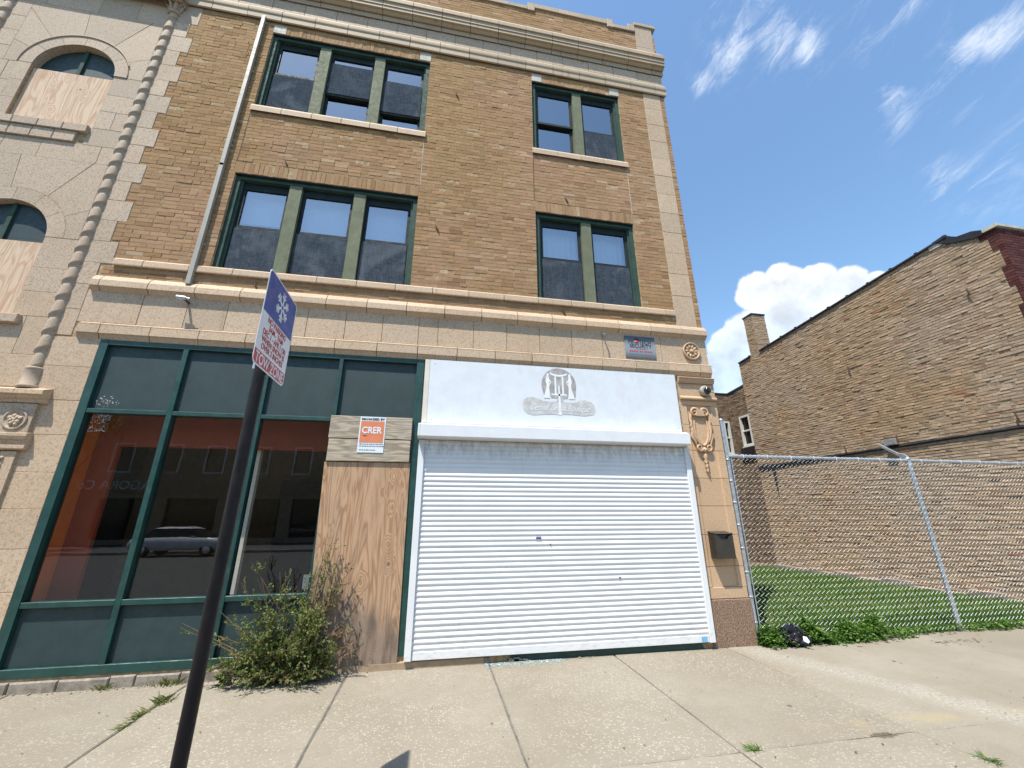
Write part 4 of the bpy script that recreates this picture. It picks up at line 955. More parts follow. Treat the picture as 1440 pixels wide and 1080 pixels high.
# ------------------------------------------------------------------ small things on the facade
ss = MB().box(2.81, 3.325, F-0.014, F-0.004, 3.962, 4.335).build('security_sign', 'security_print', None, 'grey metal security company sign on the stone frieze, beside the round rosette', 'sign')
yt = F-0.0155
tx = lambda b, s, x, z, mt_='ink', xs=1.0, **k: text_part(b, s, 'lettering', mt_, ss, (x, yt, z), xs=xs, depth=0.0008, **k)
tx('PR', 0.088, 2.915, 4.235, xs=0.95); tx('TECH', 0.088, 3.155, 4.235, xs=0.95)
MB().lathe([(0.036, 0), (0.036, -0.0015), (0, -0.0015)], (3.012, F-0.014, 4.245), 'y', 16).build('emblem', 'ink_red', ss)
MB().prism([(2.965, 4.262), (3.0, 4.302), (3.05, 4.292), (3.058, 4.262), (3.02, 4.272)], 'y', F-0.0175, F-0.0145).build('emblem', 'ink', ss)
tx('SECURITY', 0.088, 3.075, 4.165, xs=0.95, bold=0.0008)
sp = MB()
for z, xa, xb, h_ in ((4.118, 2.985, 3.175, 0.006), (4.022, 2.87, 3.28, 0.006), (3.993, 2.93, 3.22, 0.006)):
    x = xa
    while x < xb: l = r5.uniform(0.010, 0.035); sp.box(x, min(x+l, xb), yt, yt+0.0012, z-h_, z+h_); x += l+0.007
sp.build('small_print', 'ink_grey', ss)
rp = MB(); x = 2.885
while x < 3.27: rp.box(x, x+0.021, yt, yt+0.0012, 4.065, 4.092); x += 0.030 if r5.random() > 0.15 else 0.045
rp.build('phone_line', 'ink_red', ss)

sc_ = empty('security_camera', (4.10, F-0.01, 3.40), 'grey dome security camera at the top of the shop pier', 'camera')
MB().lathe([(0.078, 0), (0.082, -0.02), (0.080, -0.05), (0.070, -0.062), (0.058, -0.066)], (4.07, F-0.004, 3.475), 'y', 24).build('housing', 'grey_plastic', sc_)
MB().lathe([(0.058, 0.0), (0.056, -0.02), (0.045, -0.04), (0.025, -0.054), (0.0, -0.058)], (4.085, F-0.066, 3.465), 'y', 24).build('dome', 'smoked_dome', sc_)
MB().tube([(4.15, F-0.02, 3.47), (4.185, F-0.05, 3.462), (4.21, F-0.05, 3.455)], 0.012, 6).build('cable_elbow', 'grey_plastic', sc_)

mbx = empty('mailbox', (3.96, F-0.05, 1.06), 'dark bronze wall mailbox with an open notched front, on the buff shop pier', 'mailbox')
a, b, y0, y1 = 3.80, 4.075, F-0.125, F+0.02
MB().box(a, a+0.004, y0, y1, 1.06, 1.39).box(b-0.004, b, y0, y1, 1.06, 1.39).box(a+0.004, b-0.004, y0, y1, 1.06, 1.066).box(a+0.004, b-0.004, y1-0.004, y1, 1.066, 1.40).prism(
    [(a+0.004, 1.066), (b-0.004, 1.066), (b-0.004, 1.37), (b-0.06, 1.345), (b-0.09, 1.305), (a+0.09, 1.305), (a+0.06, 1.345), (a+0.004, 1.37)], 'y', y0, y0+0.004).build('box', 'mail_bronze', mbx)
MB().prism([(y0+0.012, 1.372), (y1, 1.402), (y1, 1.408), (y0+0.010, 1.378)], 'x', a-0.004, b+0.004).build('lid', 'mail_bronze', mbx)
MB().box(a+0.005, b-0.005, y0+0.03, y0+0.034, 1.07, 1.365).build('inner_plate', 'mail_dark', mbx)

for x, z, lab, bent in ((-3.335, 4.31, 'short galvanised pipe stub sticking out of the frieze over the green shopfront', False), (2.455, 4.30, 'thin bent metal hook sticking out of the frieze left of the grey security sign', True)):
    q = empty('pipe_stub', (x, F, z), lab, 'pipe stub')
    if bent: MB().tube([(x, F+0.005, z), (x, F-0.09, z), (x-0.03, F-0.12, z-0.012)], 0.012, 8).build('pipe', 'galvanised', q)
    else:
        MB().tube([(x, F+0.005, z-0.01), (x, F-0.12, z-0.005)], 0.016, 8).build('pipe', 'rusty_iron', q)
        MB().tube([(x-0.075, F-0.13, z), (x+0.03, F-0.13, z-0.003)], [0.03, 0.024], 10).tube([(x+0.03, F-0.13, z-0.003), (x+0.075, F-0.13, z-0.008)], 0.014, 8).build('fitting', 'galvanised', q)

# ------------------------------------------------------------------ snow-route parking sign on its pole
sp_ = empty('parking_sign', (-1.065, 2.49, 0), 'black pole carrying a blue and white no-parking snow sign with red tow zone strip', 'street sign')
MB().tube([(-1.065, 2.49, -0.1), (-1.065, 2.49, 0.9), (-1.065, 2.49, 2.86)], 0.0325, 20).build('pole', 'black_pole', sp_)
xs_, ya, yb_, za, zb_ = -1.018, 2.258, 2.735, 2.412, 3.005
def rrect(y0, y1, z0, z1, r):
    pts = []
    for cy_, cz_, a0 in ((y1-r, z0+r, -90), (y1-r, z1-r, 0), (y0+r, z1-r, 90), (y0+r, z0+r, 180)):
        pts += [(cy_+r*math.cos(R(a0+15*k)), cz_+r*math.sin(R(a0+15*k))) for k in range(7)]
    return pts
pt = MB().prism(rrect(ya, yb_, za, zb_, 0.035), 'x', xs_-0.002, xs_).build('sign_plate', 'sign_white', sp_)
def lay(pts, name, mat, k=1): MB().prism(pts, 'x', xs_+0.0004*k, xs_+0.0004*k+0.0004).build(name, mat, pt)
e = 0.009; zm = 2.735; zr = 2.498
up_ = [q for q in rrect(ya+e, yb_-e, za+e, zb_-e, 0.028) if q[1] > zm]; up_ = [(yb_-e, zm)]+up_+[(ya+e, zm)]
lay(up_, 'blue_field', 'sign_blue')
lo_ = [q for q in rrect(ya+e, yb_-e, za+e, zb_-e, 0.028) if q[1] < zr-0.02]
lo_ = sorted([q for q in lo_ if q[0] < (ya+yb_)/2], key=lambda q: -q[1])+sorted([q for q in lo_ if q[0] >= (ya+yb_)/2], key=lambda q: q[1])
lay([(ya+e, zr)]+lo_+[(yb_-e, zr)], 'red_strip', 'sign_red')
yc, zc = (ya+yb_)/2+0.01, 2.868
def strip(p, q, w_):
    p, q = Vector((0, *p)), Vector((0, *q)); d = (q-p).normalized(); nn = Vector((0, -d.z, d.y))*w_/2
    return [tuple((v_.y, v_.z)) for v_ in (p+nn, q+nn, q-nn, p-nn)]
for k in range(6):
    a = R(60*k+90); u = (math.cos(a), math.sin(a))
    lay(strip((yc+u[0]*0.014, zc+u[1]*0.014), (yc+u[0]*0.095, zc+u[1]*0.095), 0.017), 'snowflake_arm', 'sign_white', 2)
    for rr, L_ in ((0.052, 0.034), (0.078, 0.026)):
        for s_ in (-1, 1):
            b_ = a+s_*R(52); lay(strip((yc+u[0]*rr, zc+u[1]*rr), (yc+u[0]*rr+math.cos(b_)*L_, zc+u[1]*rr+math.sin(b_)*L_), 0.013), 'snowflake_arm', 'sign_white', 3)
kx = dict(xdir=(0, 1, 0), depth=0.0004)
for i, line in enumerate(('NO PARKING', '3AM - 7AM', 'DEC 1 - APR 1 OR', 'WHEN SNOW IS', 'OVER 2 INCHES')):
    text_part(line, 0.049, 'lettering', 'sign_red', pt, (xs_+0.0010, (ya+yb_)/2, 2.708-0.0435*i), xs=0.98 if i != 2 else 0.94, bold=0.0012, **kx)
text_part('TOW ZONE', 0.088, 'lettering', 'sign_white', pt, (xs_+0.0014, (ya+yb_)/2, 2.455), xs=0.88, bold=0.0012, **kx)
for z in (2.47, 2.95): MB().lathe([(0.010, 0.0), (0.009, 0.005), (0, 0.006)], (xs_+0.0004, (ya+yb_)/2, z), 'x', 8).build('bolt', 'sign_steel', pt)
MB().box(-1.102, -1.0203, 2.470, 2.512, 2.44, 2.50).box(-1.102, -1.0203, 2.470, 2.512, 2.84, 2.88).build('bracket', 'galvanised', sp_)
# ------------------------------------------------------------------ the lower brick building beyond the lot
NX, NY0, NY1 = 11.5, 5.14, 12.97
NB = empty('brick_building', (NX, NY0, 0), 'weathered common-brick side wall with a chimney, lower building beyond the fenced lot', 'building')
def ntop(y):
    if y < 5.30: return 7.47
    if y < 5.97: return 7.40+(y-5.30)/0.67*0.27
    return 7.83-(y-5.97)/7.0*0.50
nw = MB(); ys = [NY0, 5.30, 5.301, 5.97, 5.971, NY1]
nw.prism([(NY0+0.03, -0.4)]+[(NY1, -0.4)]+[(max(y, NY0+0.03), ntop(y)-0.005) for y in ys[::-1]], 'x', NX+0.009, NX+0.4)
nw.build('wall', 'grey_mortar', NB)
nr = random.Random(23)
def nquoin(z):
    if z > 7.30: return 5.46
    if z > 7.02: return 5.33
    k = int((7.02-z)/0.45); return 5.315 if k % 2 else 5.23
def nspans(z):
    hi = NY1
    return [(nquoin(z), NY1)] if z < 7.33 else ([(max(nquoin(z), 5.5), NY1)] if z < 7.6 else [(5.99, 5.97+(7.83-z)/0.5*7.0-0.01)])
fn = lambda u, d, z: (NX-d, u, z)
nb = []
for (u0, u1, za, zb) in course_rows(nspans, -0.1, 7.84, 0.0675, 0.208, 0.0075, nr, 1.0, 0.006):
    if zb > ntop(u1)-0.01 or zb > ntop(u0)-0.01: continue
    q = math.sin(u0*1.3+za*0.7)*math.sin(u0*0.45-za*1.9)
    d = nr.gauss(0.002, 0.003)+(0.005*q)
    if nr.random() < 0.05: d -= nr.uniform(0.006, 0.014)
    jz = nr.uniform(-0.0035, 0.0035); jz += 0.004*math.sin(u0*1.6+za)
    er = max(0.0, math.sin(u0*0.9+za*2.3)+math.sin(u0*2.3-za*5.1)-1.0)*0.008
    nb.append(brick_geo(fn, u0-nr.uniform(0, 0.003), u1+nr.uniform(-0.003, 0.004), za+jz+nr.uniform(0, 0.003)+er*0.5, zb+jz-nr.uniform(0, 0.003)-er, d, -0.010, nr, 0.005))
lay_bricks(nb, 'common_brick', NB)
rq = []
for (u0, u1, za, zb) in course_rows(lambda z: [(NY0+0.004, nquoin(z)-0.006)], -0.1, 7.46, 0.0665, 0.205, 0.009, nr, 0.2):
    rq.append(brick_geo(fn, u0, u1, za, zb, 0.006+nr.gauss(0, 0.001), -0.013, nr, 0.001))
ff = lambda u, d, z: (u, NY0-d, z)
nfw = MB(); wall_mesh(nfw, NX+0.013, 17.0, -0.4, 7.465, [], NY0+0.012, NY0+0.3); nfw.build('front_wall', 'red_mortar', NB)
for (u0, u1, za, zb) in course_rows(lambda z: [(NX-0.002, 17.0)], -0.1, 7.46, 0.0665, 0.205, 0.009, nr, 0.2):
    rq.append(brick_geo(ff, u0, u1, za, zb, nr.gauss(0, 0.001), -0.012, nr, 0.001))
lay_bricks(rq, 'red_brick', NB, 120)
MB().cbox(NX-0.05, 12.25, NY0-0.05, NY0+0.20, 7.47, 7.545, 0.008).build('coping_stone', 'lime_coping', NB); MB().cbox(12.256, 13.6, NY0-0.05, NY0+0.35, 7.44, 7.51, 0.008).build('coping_stone', 'lime_coping', NB)
MB().box(12.3, 17, NY0+0.1, NY0+0.3, 7.46, 7.62).build('flashing', 'tar', NB)
MB().prism([(5.345, 7.555), (5.50, 7.645), (5.75, 7.70), (5.985, 7.89), (6.2, 7.86), (6.2, 7.84), (5.975, 7.69), (5.97, 7.665), (5.50, 7.46), (5.345, 7.44)], 'x', NX-0.035, NX+0.3).build('flashing', 'tar', NB)
MB().prism([(5.99, 7.835), (6.05, 7.70), (6.30, 7.70), (6.30, 7.815)], 'x', NX-0.02, NX-0.004).build('flashing', 'lime_coping', NB)
for a, b in ((5.95, 11.86), (12.36, NY1+0.04)):                                                          # clay coping tiles on the parapet
    y = a
    while y < b-0.05:
        e = min(y+0.61, b)
        z0, z1 = ntop(max(y, 5.98)), ntop(e)
        vs = []
        for yy, zz in ((y+0.004, z0), (e-0.004, z1)): vs += [(NX-0.045, yy, zz-0.01), (NX-0.045, yy, zz+0.03), (NX+0.15, yy, zz+0.075), (NX+0.40, yy, zz+0.03), (NX+0.40, yy, zz-0.01)]
        MB().add(vs, [(i, (i+1) % 5, 5+(i+1) % 5, 5+i) for i in range(5)]+[(4,3,2,1,0), (5,6,7,8,9)]).box(NX-0.052, NX+0.02, y-0.03, y+0.03, z0-0.015, z0+0.055).build('coping_tile', 'roof_purple', NB)
        y = e
# chimney
CH_ = MB().box(NX+0.012, 12.04, 11.90, 12.30, 7.2, 8.93).build('chimney', 'grey_mortar', NB)
cb = []
for (u0, u1, za, zb) in course_rows(lambda z: [(11.888, 12.312)], 7.34, 8.93, 0.072, 0.212, 0.012, nr, 0.2): cb.append(brick_geo(fn, u0, u1, za, zb, nr.gauss(0.004, 0.004), -0.012, nr, 0.004))
fc = lambda u, d, z: (u, 11.888-d, z)
for (u0, u1, za, zb) in course_rows(lambda z: [(NX-0.003, 12.05)], 7.40, 8.93, 0.072, 0.212, 0.012, nr, 0.2): cb.append(brick_geo(fc, u0, u1, za, zb, nr.gauss(0.003, 0.004), -0.012, nr, 0.004))
lay_bricks(cb, 'common_brick', CH_)
MB().cbox(NX-0.03, 12.08, 11.86, 12.34, 8.93, 8.985, 0.006).build('chimney_cap', 'roof_purple', CH_)
# ledge scar, tar, wall box
MB().prism([(NX-0.045, 3.255), (NX-0.06, 3.285), (NX-0.05, 3.325), (NX+0.012, 3.345), (NX+0.012, 3.24)], 'y', NY0+0.1, 12.2).build('ledge', 'tar', NB) if False else None
ld = MB(); y = NY0+0.14
while y < 12.2:
    e = y+nr.uniform(0.2, 0.5); q = nr.uniform(-0.006, 0.006)
    ld.prism([(NX-0.030+q, 3.265+q), (NX-0.042+q, 3.285+q), (NX-0.030, 3.312+q), (NX+0.012, 3.330+q), (NX+0.012, 3.255)], 'y', y, e); ld.sm[-1] = False; y = e
# prism with axis y takes (x, z) outlines
ld.build('ledge', 'tar', NB)
MB().prism([(9.2, 3.262), (12.95, 3.16), (12.95, 3.36), (12.4, 3.335), (10.5, 3.30)], 'x', NX-0.026, NX-0.010).build('tar_patch', 'tar', NB)
MB().prism([(12.22, 3.2), (12.36, 3.2), (12.34, 2.75), (12.30, 2.2), (12.26, 2.7)], 'x', NX-0.020, NX-0.010).build('tar_patch', 'tar', NB)
bx = MB().box(NX-0.16, NX-0.02, 8.22, 8.46, 3.33, 3.46).build('wall_box', 'galvanised', NB); MB().tube([(NX-0.05, 8.22, 3.34), (NX-0.05, 8.2, 3.56)], 0.014, 6).build('conduit', 'rusty_iron', bx)
for y, z in ((5.95, 3.48), (5.92, 6.35), (8.9, 5.6), (9.6, 3.42)): MB().tube([(NX-0.05, y, z+0.09), (NX-0.055, y-0.01, z), (NX-0.04, y-0.015, z-0.09)], 0.016, 6).build('anchor_bolt', 'rusty_iron', NB)
ft = MB(); y = NY0-0.02
while y < NY1:
    e = min(y+nr.uniform(0.3, 0.7), NY1); q = nr.uniform(0, 0.06)
    MB().box(NX-0.16-q, NX+0.02, y, e-0.01, -0.4, 0.06+nr.uniform(-0.06, 0.06)).build('footing_stone', 'rough_footing', NB); y = e
# rear wing round the light court, two white windows
AXX, BY = 12.3, 14.87
rw = MB(); wall_mesh(rw, 10.2, AXX+0.012, -0.4, 6.66, [(11.86, 12.17, 4.06, 5.47)], BY+0.012, BY+0.3); rw.build('rear_wall', 'grey_mortar', NB)
rw = MB().prism([(NY1, -0.4), (13.86, -0.4), (13.86, 5.56), (14.44, 5.56), (14.44, -0.4), (BY, -0.4), (BY, 6.62), (NY1, 6.80)], 'x', AXX+0.012, AXX+0.3).box(AXX+0.012, AXX+0.3, 13.86, 14.44, -0.4, 4.30)
rw.build('court_wall', 'grey_mortar', NB)
rb = []
fa = lambda u, d, z: (AXX-d, u, z); fb = lambda u, d, z: (u, BY-d, z)
for (u0, u1, za, zb) in course_rows(lambda z: cut([(NY1, BY)], 13.86, 14.44) if 4.30 < z < 5.56 else [(NY1, BY)], -0.1, 6.64, 0.072, 0.212, 0.011, nr, 0.3): rb.append(brick_geo(fa, u0, u1, za, zb, nr.gauss(0.004, 0.003), -0.012, nr, 0.003))
for (u0, u1, za, zb) in course_rows(lambda z: cut([(10.2, AXX)], 11.86, 12.17) if 4.06 < z < 5.47 else [(10.2, AXX)], -0.1, 6.62, 0.072, 0.212, 0.011, nr, 0.3): rb.append(brick_geo(fb, u0, u1, za, zb, nr.gauss(0.004, 0.003), -0.012, nr, 0.003))
mb = MB()
for vs, fs in rb: mb.add(vs, fs)
mb.build('rear_brickwork', 'brown_brick', NB, kind='stuff', fix=False)
MB().prism([(BY+0.2, 6.62), (NY1, 6.80), (NY1, 6.87), (BY+0.2, 6.69)], 'x', AXX-0.03, AXX+0.35).box(10.2, AXX-0.031, BY-0.03, BY+0.35, 6.655, 6.71).build('coping_strip', 'roof_purple', NB)
def swin(fr_, a, b, z0, z1):
    fm = MB()
    def bx_(u0, u1, d0, d1, za, zb):
        ps = [fr_(u, d, z) for z in (za, zb) for d in (d0, d1) for u in (u0, u1)]
        fm.add([ps[i] for i in (0, 1, 3, 2, 4, 5, 7, 6)], [(0,3,2,1), (4,5,6,7), (0,1,5,4), (1,2,6,5), (2,3,7,6), (3,0,4,7)])
    w_ = 0.075
    bx_(a, a+w_, 0.015, -0.12, z0, z1); bx_(b-w_, b, 0.015, -0.12, z0, z1); bx_(a+w_, b-w_, 0.015, -0.12, z1-w_, z1); bx_(a-0.03, b+0.03, 0.05, -0.12, z0-0.05, z0-0.001); bx_(a+w_, b-w_, 0.012, -0.12, z0, z0+w_)
    bx_(a+w_, b-w_, -0.02, -0.1, (z0+z1)/2-0.03, (z0+z1)/2+0.03)
    w2 = fm.build('window', 'white_window', NB)
    p0, p1 = fr_(a+w_, -0.08, z0+w_), fr_(b-w_, -0.08, z1-w_)
    MB().add([fr_(a+w_, -0.08, z0+w_), fr_(b-w_, -0.08, z0+w_), fr_(b-w_, -0.08, z1-w_), fr_(a+w_, -0.08, z1-w_)], [(0,1,2,3)]).build('pane', 'car_glass', w2)
swin(fa, 13.87, 14.43, 4.31, 5.55); swin(fb, 11.865, 12.165, 4.07, 5.46)
MB().box(AXX-0.05, AXX-0.012, 13.4, 14.6, 3.75, 4.24).build('tar_patch', 'tar', NB)
MB().box(NX+0.41, 16.9, NY0+0.31, NY1-0.01, 6.7, 6.9).build('roof', 'tar', NB)
MB().box(16.6, 17.0, NY0+0.31, NY1, -0.4, 7.4).box(NX+0.41, 16.59, NY1-0.25, NY1, -0.4, 7.3).build('far_wall', 'common_brick', NB)

# ------------------------------------------------------------------ chain-link fence
FY = 5.475
fe = empty('chain_link_fence', (7.7, FY, 0), 'galvanised chain-link fence across the grassy lot, with one post arm leaning in', 'fence')
def post(x, h, r, arm=False):
    po_ = MB().tube([(x, FY, -0.2), (x, FY, h)], r, 14).build('post', 'galvanised', fe)
    MB().lathe([(r+0.004, h), (r+0.006, h+0.012), (r*0.7, h+0.035), (0, h+0.045)], (x, FY, 0), 'z', 14).build('post_cap', 'galvanised', po_)
    return po_
p1 = post(4.335, 3.02, 0.032); p2 = post(7.73, 2.50, 0.032); p3 = post(11.28, 2.50, 0.032)
for k in range(8): MB().lathe([(0.0335, -0.012), (0.037, -0.010), (0.037, 0.010), (0.0335, 0.012)], (4.335, FY, 0.25+0.31*k), 'z', 14).build('tension_band', 'galvanised', p1)
MB().tube([(4.395, FY-0.012, 0.06), (4.395, FY-0.012, 2.45)], 0.008, 6).build('tension_bar', 'galvanised', p1)
MB().prism([(5.44, 2.50), (5.50, 2.50), (5.86, 2.79), (5.84, 2.815), (5.60, 2.63), (5.49, 2.58)], 'x', 7.708, 7.752).build('barb_arm', 'galvanised', p2)
MB().tube([(4.33, FY, 2.478), (7.7, FY, 2.485), (11.3, FY, 2.48)], 0.0215, 10).build('top_rail', 'galvanised', fe)
ch = MB(); wd = 0.0762; hv = 0.0381; x = 4.41; nrw = 64; rr_ = random.Random(3)
while x < 11.25:
    sx_ = 1
    path = []
    for j in range(nrw+1):
        s_ = 1 if j % 2 else -1
        bulge = 0.012*math.sin(x*0.9+j*0.07)
        path.append((x+s_*wd/2*0.985, FY-0.041+(0.0035 if j % 2 else -0.0035)+bulge, 0.035+hv*j))
    ch.tube(path, 0.0025, 4, cap=False, smooth=False); x += wd
ch.build('wire_mesh', 'wire', fe, kind='stuff', fix=False)
hx = MB(); hp = []; x = 4.42                              # mesh ends knuckled round the top rail
while x < 11.2:
    for q in range(6): hp.append((x+0.0762*q/6, FY+0.0255*math.cos(1.047*q), 2.481+0.0255*math.sin(1.047*q)))
    x += 0.0762
hx.tube(hp, 0.003, 4, False, False); hx.build('rail_wire', 'wire', fe, kind='stuff', fix=False)
tie = MB(); x = 4.6
while x < 11.2:
    tie.tube([(x, FY-0.03, 2.44), (x, FY-0.03, 2.505), (x+0.006, FY+0.028, 2.51), (x+0.012, FY+0.024, 2.45)], 0.003, 4, False); x += 0.42
tie.build('tie_wires', 'wire', fe, kind='stuff', fix=False)
MB().tube([(7.77, FY-0.02, 0.5), (7.70, FY-0.035, 0.52)], 0.003, 4).build('tie_wire', 'wire', p2)

# ------------------------------------------------------------------ greenery
gr = random.Random(99)
def blade(mb, x, y, z, h, w_, lean, a):
    dx, dy = math.cos(a), math.sin(a)
    mb.add([(x-dy*w_, y+dx*w_, z), (x+dy*w_, y-dx*w_, z), (x+dx*lean*0.45+dy*w_*0.6, y+dy*lean*0.45-dx*w_*0.6, z+h*0.65), (x+dx*lean, y+dy*lean, z+h)], [(0,1,2), (0,2,3)])
gm = MB()
for k in range(52000):
    x = 4.3+7.05*gr.random(); y = 5.52+7.6*gr.random()**1.35
    if not in_view((x, y, 0.05), 60): continue
    t_ = 0.5+0.5*math.sin(x*1.7+y*0.9)*math.sin(y*1.3-x*0.6)
    blade(gm, x, y, -0.055, gr.uniform(0.05, 0.13)*(0.7+0.6*t_), gr.uniform(0.004, 0.008), gr.uniform(0.0, 0.07), gr.uniform(0, 6.28))
gm.build('lawn_grass', 'grass_blade', None, 'mown green grass covering the fenced lot', 'grass', kind='stuff', fix=False)

def leaf(mb, p, d, L, w_, roll=0.0):
    d = d.normalized(); s_ = d.cross(Vector((0, 0, 1)));
    if s_.length < 0.1: s_ = Vector((1, 0, 0))
    s_.normalize(); nrm = s_.cross(d); s_ = s_*math.cos(roll)+nrm*math.sin(roll)
    a = p; b = p+d*L*0.5+s_*w_; c = p+d*L-Vector((0, 0, L*0.12)); e = p+d*L*0.5-s_*w_
    mb.add([a, b, c, e], [(0, 1, 2), (0, 2, 3)])
def rv(s_=1.0): return Vector((gr.gauss(0, s_), gr.gauss(0, s_), gr.gauss(0, s_)))
sh = empty('shrub', (-1.45, 5.2, 0), 'wild feathery green shrub growing against the green shopfront and the plywood', 'shrub')
stm, lv, dl = MB(), MB(), MB()
def sprig(p0, p1, n_tw, tl, leaves, thick=0.006, dry=0.0):
    p0, p1 = Vector(p0), Vector(p1); mid = (p0+p1)/2+rv(0.05); mid.z += 0.06
    path = []
    for k in range(9):
        t_ = k/8; path.append(p0*(1-t_)**2+mid*2*t_*(1-t_)+p1*t_*t_)
    path = [Vector((q.x, min(q.y, F-0.045), max(q.z, 0.0))) for q in path]
    stm.tube(path, [thick*(1-0.75*k/8) for k in range(9)], 4, False, False)
    ax = (p1-p0).normalized()
    for k in range(n_tw):
        t_ = gr.uniform(0.22, 1.0); q = path[min(8, int(t_*8))]
        d = (ax*0.75+rv(0.6)); d.z += 0.1; d.normalize(); L = tl*gr.uniform(0.5, 1.1)
        e = q+d*L; e.y = min(e.y, F-0.05)
        stm.tube([q, (q+e)/2+rv(0.008), e], 0.0018, 3, False, False)
        n_ = max(3, int(leaves*L/tl)); isdry = gr.random() < dry
        for j in range(n_):
            u = (j+0.5)/n_; pp = q+(e-q)*u
            dd = (d*0.6+rv(0.5)); dd.z += 0.12
            leaf(dl if isdry else lv, pp, dd, gr.uniform(0.020, 0.038), gr.uniform(0.006, 0.0110), gr.uniform(-1, 1))
for k in range(68):                                       # the dense body
    bx_ = gr.gauss(-1.42, 0.24); by_ = 5.33-abs(gr.gauss(0, 0.07))
    a = gr.uniform(0, 6.28); rad = math.sqrt(gr.random())
    tx_ = -1.50+rad*math.cos(a)*0.58; ty_ = 5.20-abs(gr.gauss(0, 0.13)); tz_ = 0.10+abs(rad*math.sin(a))*0.86*(1-0.30*abs(tx_+1.40)/0.5)
    sprig((bx_, by_, 0.0), (tx_, ty_, max(0.06, tz_)), 13, 0.17, 13)
for tgt, n_, dr in (((-1.92, 5.28, 1.15), 7, 0), ((-1.62, 5.27, 1.02), 7, 0), ((-1.10, 5.29, 1.42), 9, 0.0), ((-1.16, 5.29, 1.30), 9, 0.0), ((-1.02, 5.29, 1.05), 9, 0.1), ((-1.20, 5.28, 1.15), 9, 0.05), ((-0.90, 5.30, 1.12), 8, 0.5), ((-0.98, 5.30, 0.92), 8, 0.3), ((-2.42, 5.12, 0.60), 7, 0),
                    ((-2.25, 5.15, 0.48), 8, 0), ((-2.12, 5.15, 0.68), 9, 0), ((-0.80, 5.22, 0.62), 9, 0.55), ((-0.92, 5.2, 0.45), 12, 0.45), ((-1.05, 5.25, 0.78), 12, 0.2), ((-2.0, 5.1, 0.16), 10, 0), ((-1.8, 5.05, 0.85), 9, 0),
                    ((-1.0, 5.1, 0.22), 12, 0.45), ((-1.3, 4.98, 0.10), 10, 0.1), ((-1.65, 4.98, 0.12), 10, 0), ((-1.35, 5.25, 0.98), 9, 0), ((-2.2, 5.2, 0.22), 10, 0), ((-0.72, 5.2, 0.30), 9, 0.8), ((-1.88, 5.2, 0.98), 7, 0)):
    for q in range(2):
        g_ = Vector(tgt)+rv(0.035); sprig((gr.gauss(-1.38, 0.12), 5.31, 0.0), g_, n_, 0.15, 12, 0.007, dr)
stm.build('stems', 'stem_wood', sh, kind='stuff', fix=False); lv.build('leaves', 'bush_leaf', sh, kind='stuff', fix=False); dl.build('dry_leaves', 'dry_leaf', sh, kind='stuff', fix=False)

wd_ = MB()                                                # leafy weeds along the foot of the fence
for k in range(2700):
    u = gr.random(); x = 4.30+u*2.0
    dens = 1.0 if x > 4.95 else (0.75 if x < 4.65 else 0.45)
    if x > 6.1: dens *= max(0.1, (6.3-x)/0.2)
    if gr.random() > dens: continue
    y = 5.47-abs(gr.gauss(0, 0.10))
    hmax = (0.34 if x > 5.0 else 0.24)*(0.7+0.5*math.sin(x*7.3)*math.sin(x*3.1+1))
    z = gr.random()**1.3*hmax*(1-0.4*min(1, (5.5-y)/0.25))
    for j in range(4):
        leaf(wd_, Vector((x, y, max(0.005, z)))+rv(0.015), Vector((gr.gauss(0, 1), gr.gauss(-0.5, 0.8), gr.gauss(0.2, 0.5))), gr.uniform(0.028, 0.060), gr.uniform(0.008, 0.019), gr.uniform(-0.8, 0.8))
for k in range(260):
    x = gr.choice((gr.gauss(6.5, 0.16), gr.gauss(8.35, 0.25), gr.uniform(6.8, 8.8))); y = 5.46-abs(gr.gauss(0, 0.06))-(0.12*gr.random() if 6.35 < x < 6.7 else 0)
    for j in range(3): leaf(wd_, Vector((x, y, 0.01+0.10*gr.random())), Vector((gr.gauss(0, 1), gr.gauss(-0.4, 0.8), gr.gauss(0.2, 0.5))), gr.uniform(0.03, 0.06), gr.uniform(0.01, 0.02), gr.uniform(-0.8, 0.8))
wd_.build('weeds', 'weed_leaf', None, 'leafy green weeds spreading onto the pavement along the foot of the chain-link fence', 'weeds', kind='stuff', fix=False)
def tuft(x, y, n_, r_, h_, label, elong=(1, 1), mat='tuft_blade'):
    mb = MB()
    for k in range(n_):
        blade(mb, x+gr.gauss(0, r_)*elong[0], y+gr.gauss(0, r_)*elong[1], -0.006, h_*gr.uniform(0.4, 1.1), gr.uniform(0.002, 0.004), gr.uniform(0.02, 0.10), gr.uniform(0, 6.28))
    mb.build('grass_tuft', mat, None, label, 'grass tuft', 'grass tufts in the pavement joints', anchor=(x, y, 0), fix=False)
tuft(-2.34, 4.93, 70, 0.04, 0.075, 'largest grass tuft, spiky, in the pavement joint nearest the green shopfront', (0.8, 1.0))
tuft(-2.385, 4.71, 90, 0.028, 0.032, 'low middle grass tuft in the pavement joint left of the sign pole', (0.5, 1.9))
tuft(-2.385, 4.49, 60, 0.022, 0.022, 'smallest flat grass tuft, farthest from the shopfront in the left pavement joint', (0.4, 2.2))
tuft(2.37, 3.225, 40, 0.024, 0.032, 'small green grass tuft where two pavement joints cross before the roller shutter', (1.3, 0.4), 'weed_leaf')
tuft(3.86, 2.79, 45, 0.024, 0.032, 'green grass tuft in the pavement joint nearest the lower right corner', (0.4, 1.4), 'weed_leaf')
tuft(-4.15, 5.36, 70, 0.04, 0.07, 'grass tuft against the broken plinth at the far left end of the shopfront', (1.6, 0.4), 'weed_leaf')
